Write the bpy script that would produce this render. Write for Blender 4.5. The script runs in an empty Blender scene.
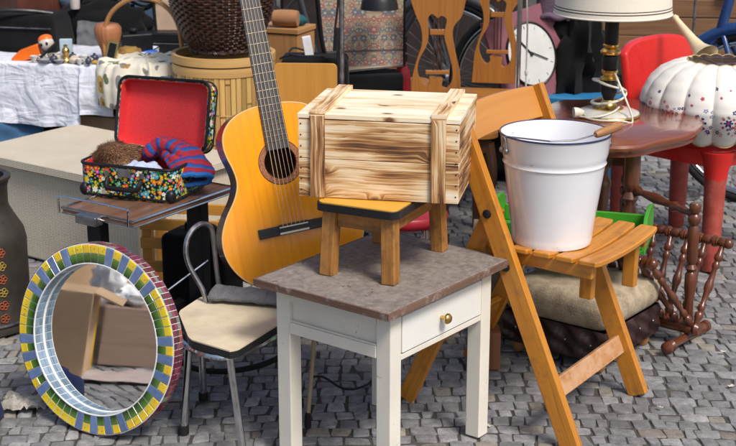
import bpy, math, random
from mathutils import Vector, Matrix, noise, geometry
R = math.radians
PI = math.pi
scene = bpy.context.scene
C = scene.collection
random.seed(7)

# ------------------------------------------------------------------ camera, sky, sun, exposure
cam_d = bpy.data.cameras.new('camera')
cam = bpy.data.objects.new('camera', cam_d); C.objects.link(cam)
cam.location = (0, 0, 1.5); cam.rotation_euler = (R(90 - 16.5), 0, 0)
cam_d.sensor_width = 36; cam_d.lens = 36 * 1400 / 736
cam_d.clip_start = .05; cam_d.clip_end = 500
cam_d.dof.use_dof = True; cam_d.dof.focus_distance = 3.35; cam_d.dof.aperture_fstop = 9
scene.camera = cam

SUN_EL, SUN_AZ = 52, 35          # azimuth: 0 = behind the camera, positive = towards the right
w = bpy.data.worlds.new('World'); scene.world = w; w.use_nodes = True
wt = w.node_tree
sky = wt.nodes.new('ShaderNodeTexSky'); sky.sky_type = 'NISHITA'; sky.sun_disc = False
bg = wt.nodes['Background']; bg.inputs['Strength'].default_value = .105
wt.links.new(sky.outputs[0], bg.inputs['Color'])
sun_d = bpy.data.lights.new('sun', 'SUN'); sun_d.energy = 2.5; sun_d.angle = R(16); sun_d.color = (1, .95, .88)
sun = bpy.data.objects.new('sun', sun_d); C.objects.link(sun)
sdir = Vector((math.sin(R(SUN_AZ)) * math.cos(R(SUN_EL)), -math.cos(R(SUN_AZ)) * math.cos(R(SUN_EL)), math.sin(R(SUN_EL))))
sun.rotation_euler = sdir.to_track_quat('Z', 'Y').to_euler(); sun.location = sdir * 20
sky.sun_elevation = R(SUN_EL); sky.sun_rotation = math.atan2(sdir.x, sdir.y)
sky.dust_density = 3; sky.air_density = 1.0; sky.ozone_density = .6
scene.view_settings.view_transform = 'Standard'; scene.view_settings.look = 'None'
scene.view_settings.exposure = .38; scene.view_settings.gamma = 1
scene.view_settings.use_curve_mapping = False

# ------------------------------------------------------------------ node helpers
def nd(nt, typ, ins=None, **attrs):
    n = nt.nodes.new('ShaderNode' + typ)
    for k, v in attrs.items(): setattr(n, k, v)
    for k, v in (ins or {}).items():
        s = n.inputs[k]
        if isinstance(v, bpy.types.NodeSocket): nt.links.new(v, s)
        else: s.default_value = v
    return n
def mat(name):
    m = bpy.data.materials.new(name); m.use_nodes = True
    nt = m.node_tree
    return m, nt, nt.nodes['Principled BSDF']
def c4(c): return (c[0], c[1], c[2], 1)
def ramp(nt, fac, stops, interp='LINEAR'):
    n = nd(nt, 'ValToRGB', {'Fac': fac}); cr = n.color_ramp; cr.interpolation = interp
    k4 = lambda c: c4(c) if len(c) == 3 else c
    cr.elements[1].position = stops[-1][0]; cr.elements[1].color = k4(stops[-1][1]); cr.elements[0].position = stops[0][0]; cr.elements[0].color = k4(stops[0][1])
    for p, c in stops[1:-1]: cr.elements.new(p).color = k4(c)
    return n.outputs[0]
def mix(nt, f, a, b, blend='MIX'):
    n = nt.nodes.new('ShaderNodeMix'); n.data_type = 'RGBA'; n.blend_type = blend
    for i, v in ((0, f), (6, a), (7, b)):
        if isinstance(v, bpy.types.NodeSocket): nt.links.new(v, n.inputs[i])
        else: n.inputs[i].default_value = v if i == 0 else c4(v)
    return n.outputs[2]
def mth(nt, op, a, b=0., c=0.):
    n = nt.nodes.new('ShaderNodeMath'); n.operation = op
    for i, v in enumerate((a, b, c)):
        if isinstance(v, bpy.types.NodeSocket): nt.links.new(v, n.inputs[i])
        else: n.inputs[i].default_value = v
    return n.outputs[0]
def vm(nt, op, a, b=(0, 0, 0)):
    n = nt.nodes.new('ShaderNodeVectorMath'); n.operation = op
    for i, v in enumerate((a, b)):
        if isinstance(v, bpy.types.NodeSocket): nt.links.new(v, n.inputs[i])
        else: n.inputs[i].default_value = v
    return n
def noi(nt, vec, scale, detail=4, rough=.55, dist=0.):
    return nd(nt, 'TexNoise', {'Vector': vec, 'Scale': scale, 'Detail': detail, 'Roughness': rough, 'Distortion': dist}).outputs['Fac']
def mapping(nt, vec, scale, loc=(0, 0, 0)):
    return nd(nt, 'Mapping', {'Vector': vec, 'Scale': scale, 'Location': loc}).outputs[0]
def bump(nt, b, h, strength=.3, dist=.002):
    nt.links.new(nd(nt, 'Bump', {'Height': h, 'Strength': strength, 'Distance': dist}).outputs[0], b.inputs['Normal'])
def tex(nt): return nt.nodes.new('ShaderNodeTexCoord')
def tint(nt): return nd(nt, 'Attribute', attribute_name='Col').outputs['Color']
def out(nt, b, col, rough): 
    if isinstance(col, bpy.types.NodeSocket): nt.links.new(col, b.inputs['Base Color'])
    else: b.inputs['Base Color'].default_value = c4(col)
    if isinstance(rough, bpy.types.NodeSocket): nt.links.new(rough, b.inputs['Roughness'])
    else: b.inputs['Roughness'].default_value = rough

def paint(name, col, rough=.5, var=.18, scale=14, metal=0., dirt=None, dirt_amt=.45, bmp=.1, coat=0., bscale=90, chips=None, chip_amt=.28, spec=.5):
    m, nt, b = mat(name); b.inputs['Specular IOR Level'].default_value = spec; o = tex(nt).outputs['Object']
    n1 = noi(nt, o, scale, 5); n2 = noi(nt, o, scale * 5, 4)
    dk = tuple(x * (1 - var) for x in col); lt = tuple(min(1, x * (1 + var * .6)) for x in col)
    c = ramp(nt, n1, [(.3, dk), (.7, lt)])
    if dirt:
        f = mth(nt, 'MULTIPLY', ramp(nt, noi(nt, o, scale * 1.7, 8, .7), [(1 - dirt_amt - .08, (0, 0, 0)), (1 - dirt_amt + .12, (1, 1, 1))]), .8)
        c = mix(nt, f, c, dirt)
    if chips:
        e = 1 - chip_amt
        cf = ramp(nt, mth(nt, 'ADD', mth(nt, 'MULTIPLY', noi(nt, o, 60, 8, .75), .6), mth(nt, 'MULTIPLY', noi(nt, o, 9, 3), .4)), [(e - .12, (0, 0, 0)), (e - .10, (1, 1, 1))])
        c = mix(nt, cf, c, chips)
    c = mix(nt, 1., c, tint(nt), 'MULTIPLY')
    out(nt, b, c, ramp(nt, n2, [(.3, (max(0, rough - .1),) * 3), (.7, (min(1, rough + .1),) * 3)]))
    b.inputs['Metallic'].default_value = metal; b.inputs['Coat Weight'].default_value = coat; b.inputs['Coat Roughness'].default_value = .12
    if bmp: bump(nt, b, noi(nt, o, bscale, 4), bmp, .002)
    return m
def metal(name, col=(.6, .6, .62), rough=.2, rust=None):
    m, nt, b = mat(name); o = tex(nt).outputs['Object']
    c = ramp(nt, noi(nt, o, 30, 5), [(.3, tuple(x * .75 for x in col)), (.65, col)])
    met = 1.
    if rust:
        f = ramp(nt, noi(nt, o, 45, 8, .7), [(.52, (0, 0, 0)), (.64, (1, 1, 1))]); c = mix(nt, f, c, rust)
        met = mth(nt, 'SUBTRACT', 1., mth(nt, 'MULTIPLY', f, .9))
        nt.links.new(met, b.inputs['Metallic'])
    else: b.inputs['Metallic'].default_value = 1
    out(nt, b, c, ramp(nt, noi(nt, o, 60, 4), [(.3, (rough * .7,) * 3), (.7, (min(1, rough * 1.6),) * 3)]))
    return m
def wood(name, light, dark, rough=.45, gs=1., contrast=1., wear=None, wear_amt=.3, coat=0., bmp=.15):
    m, nt, b = mat(name); t = tex(nt); uv = t.outputs['UV']; o = t.outputs['Object']
    warp = noi(nt, mapping(nt, uv, (3, 9, 1)), 1, 3)
    uv2 = vm(nt, 'ADD', uv, vm(nt, 'SCALE', nd(nt, 'CombineXYZ', {'Y': warp}).outputs[0]).outputs[0]).outputs[0]
    sc = uv2.node.inputs[1].links[0].from_node; sc.inputs['Scale'].default_value = .03
    g1 = noi(nt, mapping(nt, uv2, (2.2 * gs, 70 * gs, 1)), 1, 6, .6)
    g2 = noi(nt, mapping(nt, uv2, (6 * gs, 320 * gs, 1)), 1, 4, .6)
    g3 = noi(nt, mapping(nt, uv, (3, 10, 1)), 1, 3)
    f = mth(nt, 'ADD', mth(nt, 'MULTIPLY', g1, .6), mth(nt, 'ADD', mth(nt, 'MULTIPLY', g2, .25), mth(nt, 'MULTIPLY', g3, .15)))
    s = .16 / contrast
    c = ramp(nt, f, [(max(0, .5 - s), dark), (.5, tuple((a + 2 * bb) / 3 for a, bb in zip(dark, light))), (min(1, .5 + s), light)])
    if wear:
        wf = mth(nt, 'MULTIPLY', ramp(nt, noi(nt, o, 26, 9, .72), [(1 - wear_amt - .1, (0, 0, 0)), (1 - wear_amt + .08, (1, 1, 1))]), .75)
        c = mix(nt, wf, c, wear)
    c = mix(nt, 1., c, tint(nt), 'MULTIPLY')
    out(nt, b, c, ramp(nt, g1, [(.3, (min(1, rough + .12),) * 3), (.7, (max(.05, rough - .08),) * 3)]))
    b.inputs['Coat Weight'].default_value = coat; b.inputs['Coat Roughness'].default_value = .15
    bump(nt, b, f, bmp, .002)
    return m
def fabric(name, col, col2=None, scale=500, rough=.95, var=.25, bmp=.4, nscale=9):
    m, nt, b = mat(name); t = tex(nt); o = t.outputs['Object']
    n1 = noi(nt, o, nscale, 5); n2 = noi(nt, o, scale, 3)
    c = ramp(nt, mth(nt, 'ADD', mth(nt, 'MULTIPLY', n1, .7), mth(nt, 'MULTIPLY', n2, .3)), [(.35, col2 or tuple(x * (1 - var) for x in col)), (.62, col)])
    c = mix(nt, 1., c, tint(nt), 'MULTIPLY')
    out(nt, b, c, rough); b.inputs['Sheen Weight'].default_value = .05; b.inputs['Specular IOR Level'].default_value = .15
    bump(nt, b, n2, bmp, .003)
    return m

# ------------------------------------------------------------------ mesh builder
def frame_of(d, side=None):
    d = Vector(d).normalized()
    s = Vector(side) if side is not None else (Vector((0, 0, 1)) if abs(d.z) < .9 else Vector((0, 1, 0)))
    s = (s - d * s.dot(d))
    if s.length < 1e-6: s = d.orthogonal()
    s.normalize(); t = d.cross(s)
    return d, s, t
W1 = (1, 1, 1)
class MB:
    def __init__(self): self.v = []; self.f = []; self.uv = []; self.col = []; self.mi = []
    def face(self, idx, uvs=None, col=W1, mi=0):
        self.f.append(idx); self.uv.append(uvs or [(0, 0)] * len(idx)); self.col.append(col); self.mi.append(mi)
    def box(self, c, s, axes=None, col=W1, mi=0, taper=None):
        """box centred at c with sizes s along axes (world axes by default); UV runs along its longest side"""
        c = Vector(c); ax = axes or (Vector((1, 0, 0)), Vector((0, 1, 0)), Vector((0, 0, 1)))
        b0 = len(self.v); tp = taper or (1, 1)
        for k in range(8):
            sg = [(-1, 1)[(k >> i) & 1] for i in range(3)]
            q = tp if sg[2] > 0 else (1, 1)
            self.v.append(c + ax[0] * (sg[0] * s[0] / 2 * q[0]) + ax[1] * (sg[1] * s[1] / 2 * q[1]) + ax[2] * (sg[2] * s[2] / 2))
        long = max(range(3), key=lambda i: s[i]); ou, ov = random.random() * 9, random.random() * 9
        for n, quad in ((0, (0, 4, 6, 2)), (0, (1, 3, 7, 5)), (1, (0, 1, 5, 4)), (1, (2, 6, 7, 3)), (2, (0, 2, 3, 1)), (2, (4, 5, 7, 6))):
            rest = [i for i in range(3) if i != n]
            ua = long if long in rest else rest[0]; va = [i for i in rest if i != ua][0]
            uvs = [(ou + (((k >> ua) & 1) - .5) * s[ua], ov + n * .37 + (((k >> va) & 1) - .5) * s[va]) for k in quad]
            self.face([b0 + k for k in quad], uvs, col, mi)
        return self
    def bar(self, p0, p1, w, t, side=None, col=W1, mi=0, ext=0.):
        """bar from p0 to p1, w wide along side, t thick"""
        p0, p1 = Vector(p0), Vector(p1); d, s, q = frame_of(p1 - p0, side)
        return self.box((p0 + p1) / 2, ((p1 - p0).length + ext, w, t), (d, s, q), col, mi)
    def tube(self, pts, r, seg=10, closed=False, cap=True, col=W1, mi=0, flat=1.):
        pts = [Vector(p) for p in pts]; n = len(pts); rs = r if isinstance(r, (list, tuple)) else [r] * n
        b0 = len(self.v); prev = None; L = 0; ou = random.random() * 5
        ts = []
        for i in range(n):
            a = pts[i - 1] if (i or closed) else pts[0]; c = pts[(i + 1) % n] if (i < n - 1 or closed) else pts[-1]
            ts.append((c - a).normalized() if (c - a).length > 1e-9 else Vector((0, 0, 1)))
        lens = []
        for i in range(n):
            if prev is None: _, s, _ = frame_of(ts[0])
            else:
                s = prev - ts[i] * prev.dot(ts[i])
                s = s.normalized() if s.length > 1e-6 else ts[i].orthogonal().normalized()
            prev = s; q = ts[i].cross(s)
            if i: L += (pts[i] - pts[i - 1]).length
            lens.append(L)
            for k in range(seg):
                a = 2 * PI * k / seg
                self.v.append(pts[i] + s * (math.cos(a) * rs[i]) + q * (math.sin(a) * rs[i] * flat))
        m = n if closed else n - 1
        for i in range(m):
            j = (i + 1) % n; l0, l1 = lens[i], lens[j] if j else lens[i] + .05
            for k in range(seg):
                k2 = (k + 1) % seg; v0, v1 = k / seg * .06, (k + 1) / seg * .06
                self.face([b0 + i * seg + k, b0 + i * seg + k2, b0 + j * seg + k2, b0 + j * seg + k],
                          [(ou + l0, v0), (ou + l0, v1), (ou + l1, v1), (ou + l1, v0)], col, mi)
        if cap and not closed:
            self.face([b0 + k for k in reversed(range(seg))], None, col, mi)
            self.face([b0 + (n - 1) * seg + k for k in range(seg)], None, col, mi)
        return self
    def lathe(self, prof, seg=32, org=(0, 0, 0), axis=(0, 0, 1), col=W1, mi=0, rfun=None, caps=True, cols=None):
        d, s, q = frame_of(axis, (1, 0, 0) if abs(Vector(axis).normalized().x) < .9 else (0, 1, 0)); org = Vector(org); b0 = len(self.v)
        ou = random.random() * 5
        for i, (r, z) in enumerate(prof):
            for k in range(seg):
                a = 2 * PI * k / seg; rr = r * (rfun(a, i / (len(prof) - 1), z) if rfun else 1)
                self.v.append(org + d * z + s * (math.cos(a) * rr) + q * (math.sin(a) * rr))
        for i in range(len(prof) - 1):
            for k in range(seg):
                k2 = (k + 1) % seg; R0 = max(prof[i][0], prof[i + 1][0], .01)
                u0, u1 = 2 * PI * k / seg * R0, 2 * PI * (k + 1) / seg * R0
                cc = cols(i, k) if cols else col
                self.face([b0 + i * seg + k, b0 + i * seg + k2, b0 + (i + 1) * seg + k2, b0 + (i + 1) * seg + k],
                          [(ou + prof[i][1], u0), (ou + prof[i][1], u1), (ou + prof[i + 1][1], u1), (ou + prof[i + 1][1], u0)], cc, mi)
        if caps:
            if prof[0][0] > 1e-5: self.face([b0 + k for k in reversed(range(seg))], [(prof[0][0] * math.cos(2*PI*k/seg), prof[0][0] * math.sin(2*PI*k/seg)) for k in reversed(range(seg))], col, mi)
            if prof[-1][0] > 1e-5: self.face([b0 + (len(prof) - 1) * seg + k for k in range(seg)], [(prof[-1][0] * math.cos(2*PI*k/seg), prof[-1][0] * math.sin(2*PI*k/seg)) for k in range(seg)], col, mi)
        return self
    def turned(self, p0, p1, prof, seg=14, col=W1, mi=0):
        """turned rod; prof = [(t 0..1, radius)]"""
        p0, p1 = Vector(p0), Vector(p1); L = (p1 - p0).length
        return self.lathe([(r, t * L) for t, r in prof], seg, p0, p1 - p0, col, mi)
    def prism(self, outer, z0, z1, M=None, holes=(), col=W1, mi=0, ax=0):
        """flat outline (x, y) with holes, thick from z0 to z1, put in place by matrix M"""
        M = M or Matrix.Identity(4); loops = [list(outer)] + [list(h) for h in holes]
        flat = [p for l in loops for p in l]; n = len(flat); b0 = len(self.v); ou = random.random() * 7
        for z in (z0, z1):
            for p in flat: self.v.append(M @ Vector((p[0], p[1], z)))
        tri = geometry.tessellate_polygon([[Vector((p[0], p[1], 0)) for p in l] for l in loops])
        uvp = (lambda p: (ou + p[0], p[1])) if ax == 0 else (lambda p: (ou + p[1], p[0]))
        for t in tri:
            a, b, c = (Vector((*flat[i], 0)) for i in t)
            tt = list(t) if (b - a).cross(c - a).z > 0 else list(reversed(t))
            self.face([b0 + n + i for i in tt], [uvp(flat[i]) for i in tt], col, mi)
            self.face([b0 + i for i in reversed(tt)], [uvp(flat[i]) for i in reversed(tt)], col, mi)
        o = 0
        for li, l in enumerate(loops):
            area = sum(l[i - 1][0] * l[i][1] - l[i][0] * l[i - 1][1] for i in range(len(l)))
            acc = 0.
            for i in range(len(l)):
                j = (i + 1) % len(l); A, B = o + i, o + j
                q = [b0 + A, b0 + B, b0 + n + B, b0 + n + A]
                if (area < 0) != (li > 0): q.reverse()
                h = abs(z1 - z0); sl = (Vector(l[j]) - Vector(l[i])).length
                uq = [(ou + acc, 0), (ou + acc + sl, 0), (ou + acc + sl, h), (ou + acc, h)]; acc += sl
                if (area < 0) != (li > 0): uq.reverse()
                self.face(q, uq, col, mi)
            o += len(l)
        return self
    def grid(self, fn, nu, nv, wrapu=False, col=W1, mi=0, su=1., sv=1., flip=False, colf=None):
        b0 = len(self.v); U = nu if wrapu else nu + 1
        for j in range(nv + 1):
            for i in range(U): self.v.append(Vector(fn(i / nu, j / nv)))
        for j in range(nv):
            for i in range(nu):
                i2 = (i + 1) % U if wrapu else i + 1
                q = [b0 + j * U + i, b0 + j * U + i2, b0 + (j + 1) * U + i2, b0 + (j + 1) * U + i]
                uv = [(i / nu * su, j / nv * sv), ((i + 1) / nu * su, j / nv * sv), ((i + 1) / nu * su, (j + 1) / nv * sv), (i / nu * su, (j + 1) / nv * sv)]
                if flip: q.reverse(); uv.reverse()
                self.face(q, uv, colf(i, j) if colf else col, mi)
        return self
    def blob(self, c, r, nu=24, nv=14, amp=.1, fr=3., seed=0., col=W1, mi=0, axes=None, flatz=None):
        c = Vector(c); ax = axes or (Vector((1, 0, 0)), Vector((0, 1, 0)), Vector((0, 0, 1)))
        def fn(u, v):
            a = 2 * PI * u; b = PI * (v * .998 + .001) - PI / 2
            d = Vector((math.cos(a) * math.cos(b), math.sin(a) * math.cos(b), math.sin(b)))
            k = 1 + amp * noise.noise(d * fr + Vector((seed, seed * 2, 0)))
            p = Vector((d.x * r[0] * k, d.y * r[1] * k, d.z * r[2] * k))
            if flatz is not None and p.z < flatz: p.z = flatz + (p.z - flatz) * .1
            return c + ax[0] * p.x + ax[1] * p.y + ax[2] * p.z
        return self.grid(fn, nu, nv, True, col, mi, .3, .2)
    def build(self, name, mats, parent=None, bevel=0., smooth=35, segs=2, subsurf=0, solid=0.):
        me = bpy.data.meshes.new(name); me.from_pydata([tuple(p) for p in self.v], [], self.f)
        me.uv_layers.new(name='UVMap'); me.color_attributes.new('Col', 'FLOAT_COLOR', 'CORNER')
        uvs = [x for f in self.uv for p in f for x in p]; me.uv_layers['UVMap'].data.foreach_set('uv', uvs)
        cs = []
        for f, c in zip(self.f, self.col):
            if isinstance(c, list):
                for q in c: cs.extend((q[0], q[1], q[2], 1))
            else: cs.extend((c[0], c[1], c[2], 1) * len(f))
        me.color_attributes['Col'].data.foreach_set('color', cs)
        mats = mats if isinstance(mats, (list, tuple)) else [mats]
        for m in mats: me.materials.append(m)
        me.polygons.foreach_set('material_index', self.mi)
        if smooth:
            me.polygons.foreach_set('use_smooth', [True] * len(self.f)); me.set_sharp_from_angle(angle=R(smooth))
        me.update()
        o = bpy.data.objects.new(name, me); C.objects.link(o)
        if parent: o.parent = parent
        if solid:
            s = o.modifiers.new('solid', 'SOLIDIFY'); s.thickness = solid; s.offset = -1
        if bevel:
            bv = o.modifiers.new('bevel', 'BEVEL'); bv.width = bevel; bv.segments = segs; bv.limit_method = 'ANGLE'; bv.angle_limit = R(40); bv.harden_normals = True
        if subsurf:
            ss = o.modifiers.new('subd', 'SUBSURF'); ss.levels = subsurf; ss.render_levels = subsurf
        return o

def tag(o, label, cat, group=None):
    o['label'] = label; o['category'] = cat
    if group: o['group'] = group
    return o
def thing(name, label, cat, loc=(0, 0, 0), rz=0., group=None, rot=None):
    o = bpy.data.objects.new(name, None); C.objects.link(o); o.empty_display_size = .1
    o.location = loc; o.rotation_euler = rot or (0, 0, rz)
    return tag(o, label, cat, group)
def copy_tree(o, parent=None):
    c = o.copy(); C.objects.link(c)
    if parent: c.parent = parent
    for ch in list(o.children): copy_tree(ch, c)
    return c
def lerp(a, b, t): return a + (b - a) * t
def vec(*a): return Vector(a)
def smoothpts(pts, n=8, closed=False):
    """Catmull-Rom through points of any dimension"""
    P = [Vector(p) for p in pts]; res = []; N = len(P)
    for i in range(N if closed else N - 1):
        p0 = P[i - 1] if (i or closed) else P[0]; p1 = P[i]; p2 = P[(i + 1) % N]; p3 = P[(i + 2) % N] if (i + 2 < N or closed) else P[-1]
        for k in range(n):
            t = k / n
            res.append(.5 * ((2 * p1) + (p2 - p0) * t + (2 * p0 - 5 * p1 + 4 * p2 - p3) * t * t + (3 * p1 - p0 - 3 * p2 + p3) * t ** 3))
    if not closed: res.append(P[-1])
    return res
def rrect(w, h, r, n=5):
    p = []
    for cx, cy, a0 in ((w/2-r, h/2-r, 0), (-w/2+r, h/2-r, 90), (-w/2+r, -h/2+r, 180), (w/2-r, -h/2+r, 270)):
        for k in range(n + 1):
            a = R(a0 + 90 * k / n); p.append((cx + r * math.cos(a), cy + r * math.sin(a)))
    return p
def N3(x, y, z=0.): return noise.noise(Vector((x, y, z)))

# ------------------------------------------------------------------ shared materials
M_chrome = metal('chrome', (.72, .72, .74), .12)
M_steel = metal('dull_steel', (.38, .38, .4), .35)
M_brass = metal('brass', (.75, .5, .16), .22)
M_black = paint('black_lacquer', (.012, .012, .014), .42, .3, spec=.3)
M_blackmat = fabric('black_cloth', (.0085, .0085, .0095), (.004, .004, .0045))
M_blackplastic = paint('black_plastic', (.016, .016, .018), .35, .2, spec=.35)
M_rubber = paint('rubber', (.015, .015, .015), .75, .3, spec=.25)
M_cardboard = paint('cardboard', (.44, .29, .17), .9, .15, 8, bmp=.1)
M_dark_wood = wood('dark_wood', (.09, .035, .014), (.025, .01, .005), .32, coat=.3)
M_orange_wood = wood('orange_varnished_wood', (.62, .255, .024), (.34, .11, .009), .4, .8, 1.1, wear=(.27, .11, .03), wear_amt=.38, coat=.15)
M_honey = wood('honey_wood', (.4, .165, .032), (.22, .075, .012), .38, coat=.2)

# ------------------------------------------------------------------ ground
def m_stone():
    m, nt, b = mat('cobble_stone'); t = tex(nt); o = t.outputs['Object']
    n1 = noi(nt, o, 38, 6, .65); n2 = noi(nt, o, 220, 4, .6); n3 = noi(nt, o, 1.3, 3)
    f = mth(nt, 'ADD', mth(nt, 'MULTIPLY', n1, .6), mth(nt, 'MULTIPLY', n2, .4))
    c = ramp(nt, f, [(.3, (.105, .103, .102)), (.52, (.24, .238, .24)), (.72, (.41, .408, .41))])
    c = mix(nt, 1., c, tint(nt), 'MULTIPLY')
    c = mix(nt, mth(nt, 'MULTIPLY', ramp(nt, n3, [(.45, (0, 0, 0)), (.7, (1, 1, 1))]), .35), c, (.13, .12, .11))
    out(nt, b, c, ramp(nt, n1, [(.3, (.75,) * 3), (.7, (.5,) * 3)])); bump(nt, b, f, .55, .004)
    return m
def m_joint():
    m, nt, b = mat('joint_grit'); o = tex(nt).outputs['Object']
    n = noi(nt, o, 150, 6, .7); n2 = noi(nt, o, 5, 4)
    c = ramp(nt, mth(nt, 'ADD', mth(nt, 'MULTIPLY', n, .6), mth(nt, 'MULTIPLY', n2, .4)), [(.36, (.028, .025, .022)), (.62, (.11, .1, .088))])
    out(nt, b, c, .95); bump(nt, b, n, .8, .004)
    return m
gm = MB(); gm.box((0, 60, -.1085), (200, 200, .2)); g = gm.build('ground', m_joint(), smooth=0); g['kind'] = 'structure'
def cobbles():
    mb = MB(); rnd = random.Random(3)
    y = 1.9; row = 0
    def warp(x, yy):
        # the rows run in very flat arcs, dipping to the right
        return Vector((x + .012 * N3(x * 3, yy * 3, 7), yy + .10 * math.sin(x * 1.35 + .5 + yy * .22) + .012 * N3(x * 4, yy * 4, 2), 0))
    while y < 8.6:
        dy = rnd.uniform(.042, .058) if y < 6 else rnd.uniform(.06, .085)
        hw = y * .34 + (1.3 if y < 5 else .9); x = -hw - .25 + rnd.uniform(0, .08)
        while x < hw:
            dx = rnd.choice((.034, .042, .048, .055, .066)) * rnd.uniform(.9, 1.1) * (1 if y < 6 else 1.4)
            j = .002
            base = [(x + j, y + j), (x + dx - j, y + j), (x + dx - j, y + dy - j), (x + j, y + dy - j)]
            q = [(bx + rnd.uniform(-.0055, .0055), by + rnd.uniform(-.005, .005)) for bx, by in base]
            if rnd.random() < .12: k = rnd.randrange(4); q[k] = (lerp(q[k][0], x + dx / 2, .25), lerp(q[k][1], y + dy / 2, .3))
            cx = sum(p[0] for p in q) / 4; cy = sum(p[1] for p in q) / 4
            h = rnd.uniform(-.0035, .0025); tx, ty = rnd.uniform(-.04, .04), rnd.uniform(-.04, .04)
            # chamfer corners -> 8 points
            oct_ = []
            for k in range(4):
                p, pn, pp = Vector(q[k]), Vector(q[(k + 1) % 4]), Vector(q[k - 1])
                ch = rnd.uniform(.03, .13)
                oct_ += [p.lerp(pp, ch), p.lerp(pn, ch)]
            g_ = rnd.uniform(.68, 1.2); tone = rnd.random()
            col = (g_, g_, g_ * 1.01)
            if tone < .08: col = (g_ * 1.12, g_ * 1.02, g_ * .86)
            elif tone < .18: col = (g_ * .8, g_ * .79, g_ * .82)
            elif tone < .24: col = (g_ * 1.2, g_ * 1.19, g_ * 1.17)
            b0 = len(mb.v)
            for sc_, z in ((1., -.028), (.99, -.004), (.93, -.0006), (.6, .0005)):
                for p in oct_:
                    px, py = lerp(cx, p.x, sc_), lerp(cy, p.y, sc_)
                    wv = warp(px, py); wv.z = z + h + tx * (px - cx) + ty * (py - cy) - .004
                    mb.v.append(wv)
            for l in range(3):
                for k in range(8):
                    k2 = (k + 1) % 8
                    mb.face([b0 + l * 8 + k, b0 + l * 8 + k2, b0 + (l + 1) * 8 + k2, b0 + (l + 1) * 8 + k], None, col)
            mb.face([b0 + 24 + k for k in range(8)], None, col)
            x += dx
        y += dy; row += 1
    o = mb.build('cobblestone_paving', m_stone(), smooth=50); o['kind'] = 'structure'
cobbles()

# ================================================================== FOREGROUND
# ------------------------------------------------------------------ white bedside table
def white_table():
    h = .455
    t = thing('side_table', 'cream painted bedside table with worn brown top and one drawer', 'table', (.042, 3.153, 0), R(52.2))
    # local +x runs along the drawer side (away to the right), local +y towards the back left
    W, D = .49, .385
    m_top = paint('worn_table_top', (.215, .178, .152), .8, .35, 45, dirt=(.30, .275, .255), dirt_amt=.44, bmp=.4, bscale=260, chips=(.08, .05, .04), chip_amt=.27)
    m_edge = wood('table_edge', (.19, .11, .075), (.06, .032, .022), .6, wear=(.45, .4, .36), wear_amt=.36)
    m_white = paint('cream_paint', (.74, .70, .61), .42, .07, 10, dirt=(.56, .48, .36), dirt_amt=.32, bmp=.2, bscale=40, chips=(.2, .13, .08), chip_amt=.262)
    m_draw = paint('drawer_paint', (.78, .77, .72), .36, .05, 10, dirt=(.62, .57, .49), dirt_amt=.3, bmp=.15, bscale=40, chips=(.25, .17, .1), chip_amt=.235)
    b = MB(); b.box((0, 0, h - .009), (W, D, .018)); top = b.build('tabletop', m_top, t, .003)
    b = MB()
    for y in (-1, 1): b.box((0, y * (D / 2 + .0026), h - .0095), (W + .01, .005, .018))
    for x in (-1, 1): b.box((x * (W / 2 + .0026), 0, h - .0095), (.005, D - .001, .018))
    b.build('edge_band', m_edge, top, .0015)
    lx, ly = W / 2 - .062, D / 2 - .045
    for sx in (-1, 1):
        for sy in (-1, 1):
            b = MB(); b.box((sx * lx, sy * ly, (h - .018) / 2), (.041, .041, h - .018), taper=(1.0, 1.0)); b.build('leg', m_white, t, .003)
    # side and back aprons, drawer front frame
    for sx in (-1, 1):
        b = MB(); b.box((sx * (lx + .004), 0, h - .018 - .055), (.012, 2 * ly - .041, .11))
        b.box((sx * (lx + .0175), 0, h - .018 - .018), (.009, 2 * ly - .041, .036)); b.box((sx * (lx + .0175), 0, h - .018 - .102), (.009, 2 * ly - .041, .028)); b.box((sx * (lx + .0165), 0, h - .018 - .0855), (.006, 2 * ly - .041, .004))
        b.build('side_apron', m_white, t, .0015)
    b = MB(); b.box((0, ly + .008, h - .073), (2 * lx - .041, .016, .11)); b.build('back_apron', m_white, t, .0015)
    b = MB(); b.box((0, -ly - .004, h - .018 - .009), (2 * lx - .041, .03, .018)); b.box((0, -ly - .004, h - .018 - .118), (2 * lx - .041, .03, .014)); b.build('drawer_frame', m_white, t, .002)
    b = MB(); b.box((0, -ly - .0115, h - .018 - .0645), (2 * lx - .047, .02, .088)); dr = b.build('drawer', m_draw, t, .003)
    b = MB(); kz = h - .082; b.lathe([(.004, 0), (.0045, .008), (.007, .012), (.0125, .017), (.0128, .021), (.009, .026), (0, .0275)], 20, (-.012, -ly - .0215, kz), (0, -1, 0)); b.build('knob', M_brass, dr, smooth=50)
white_table()

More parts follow.
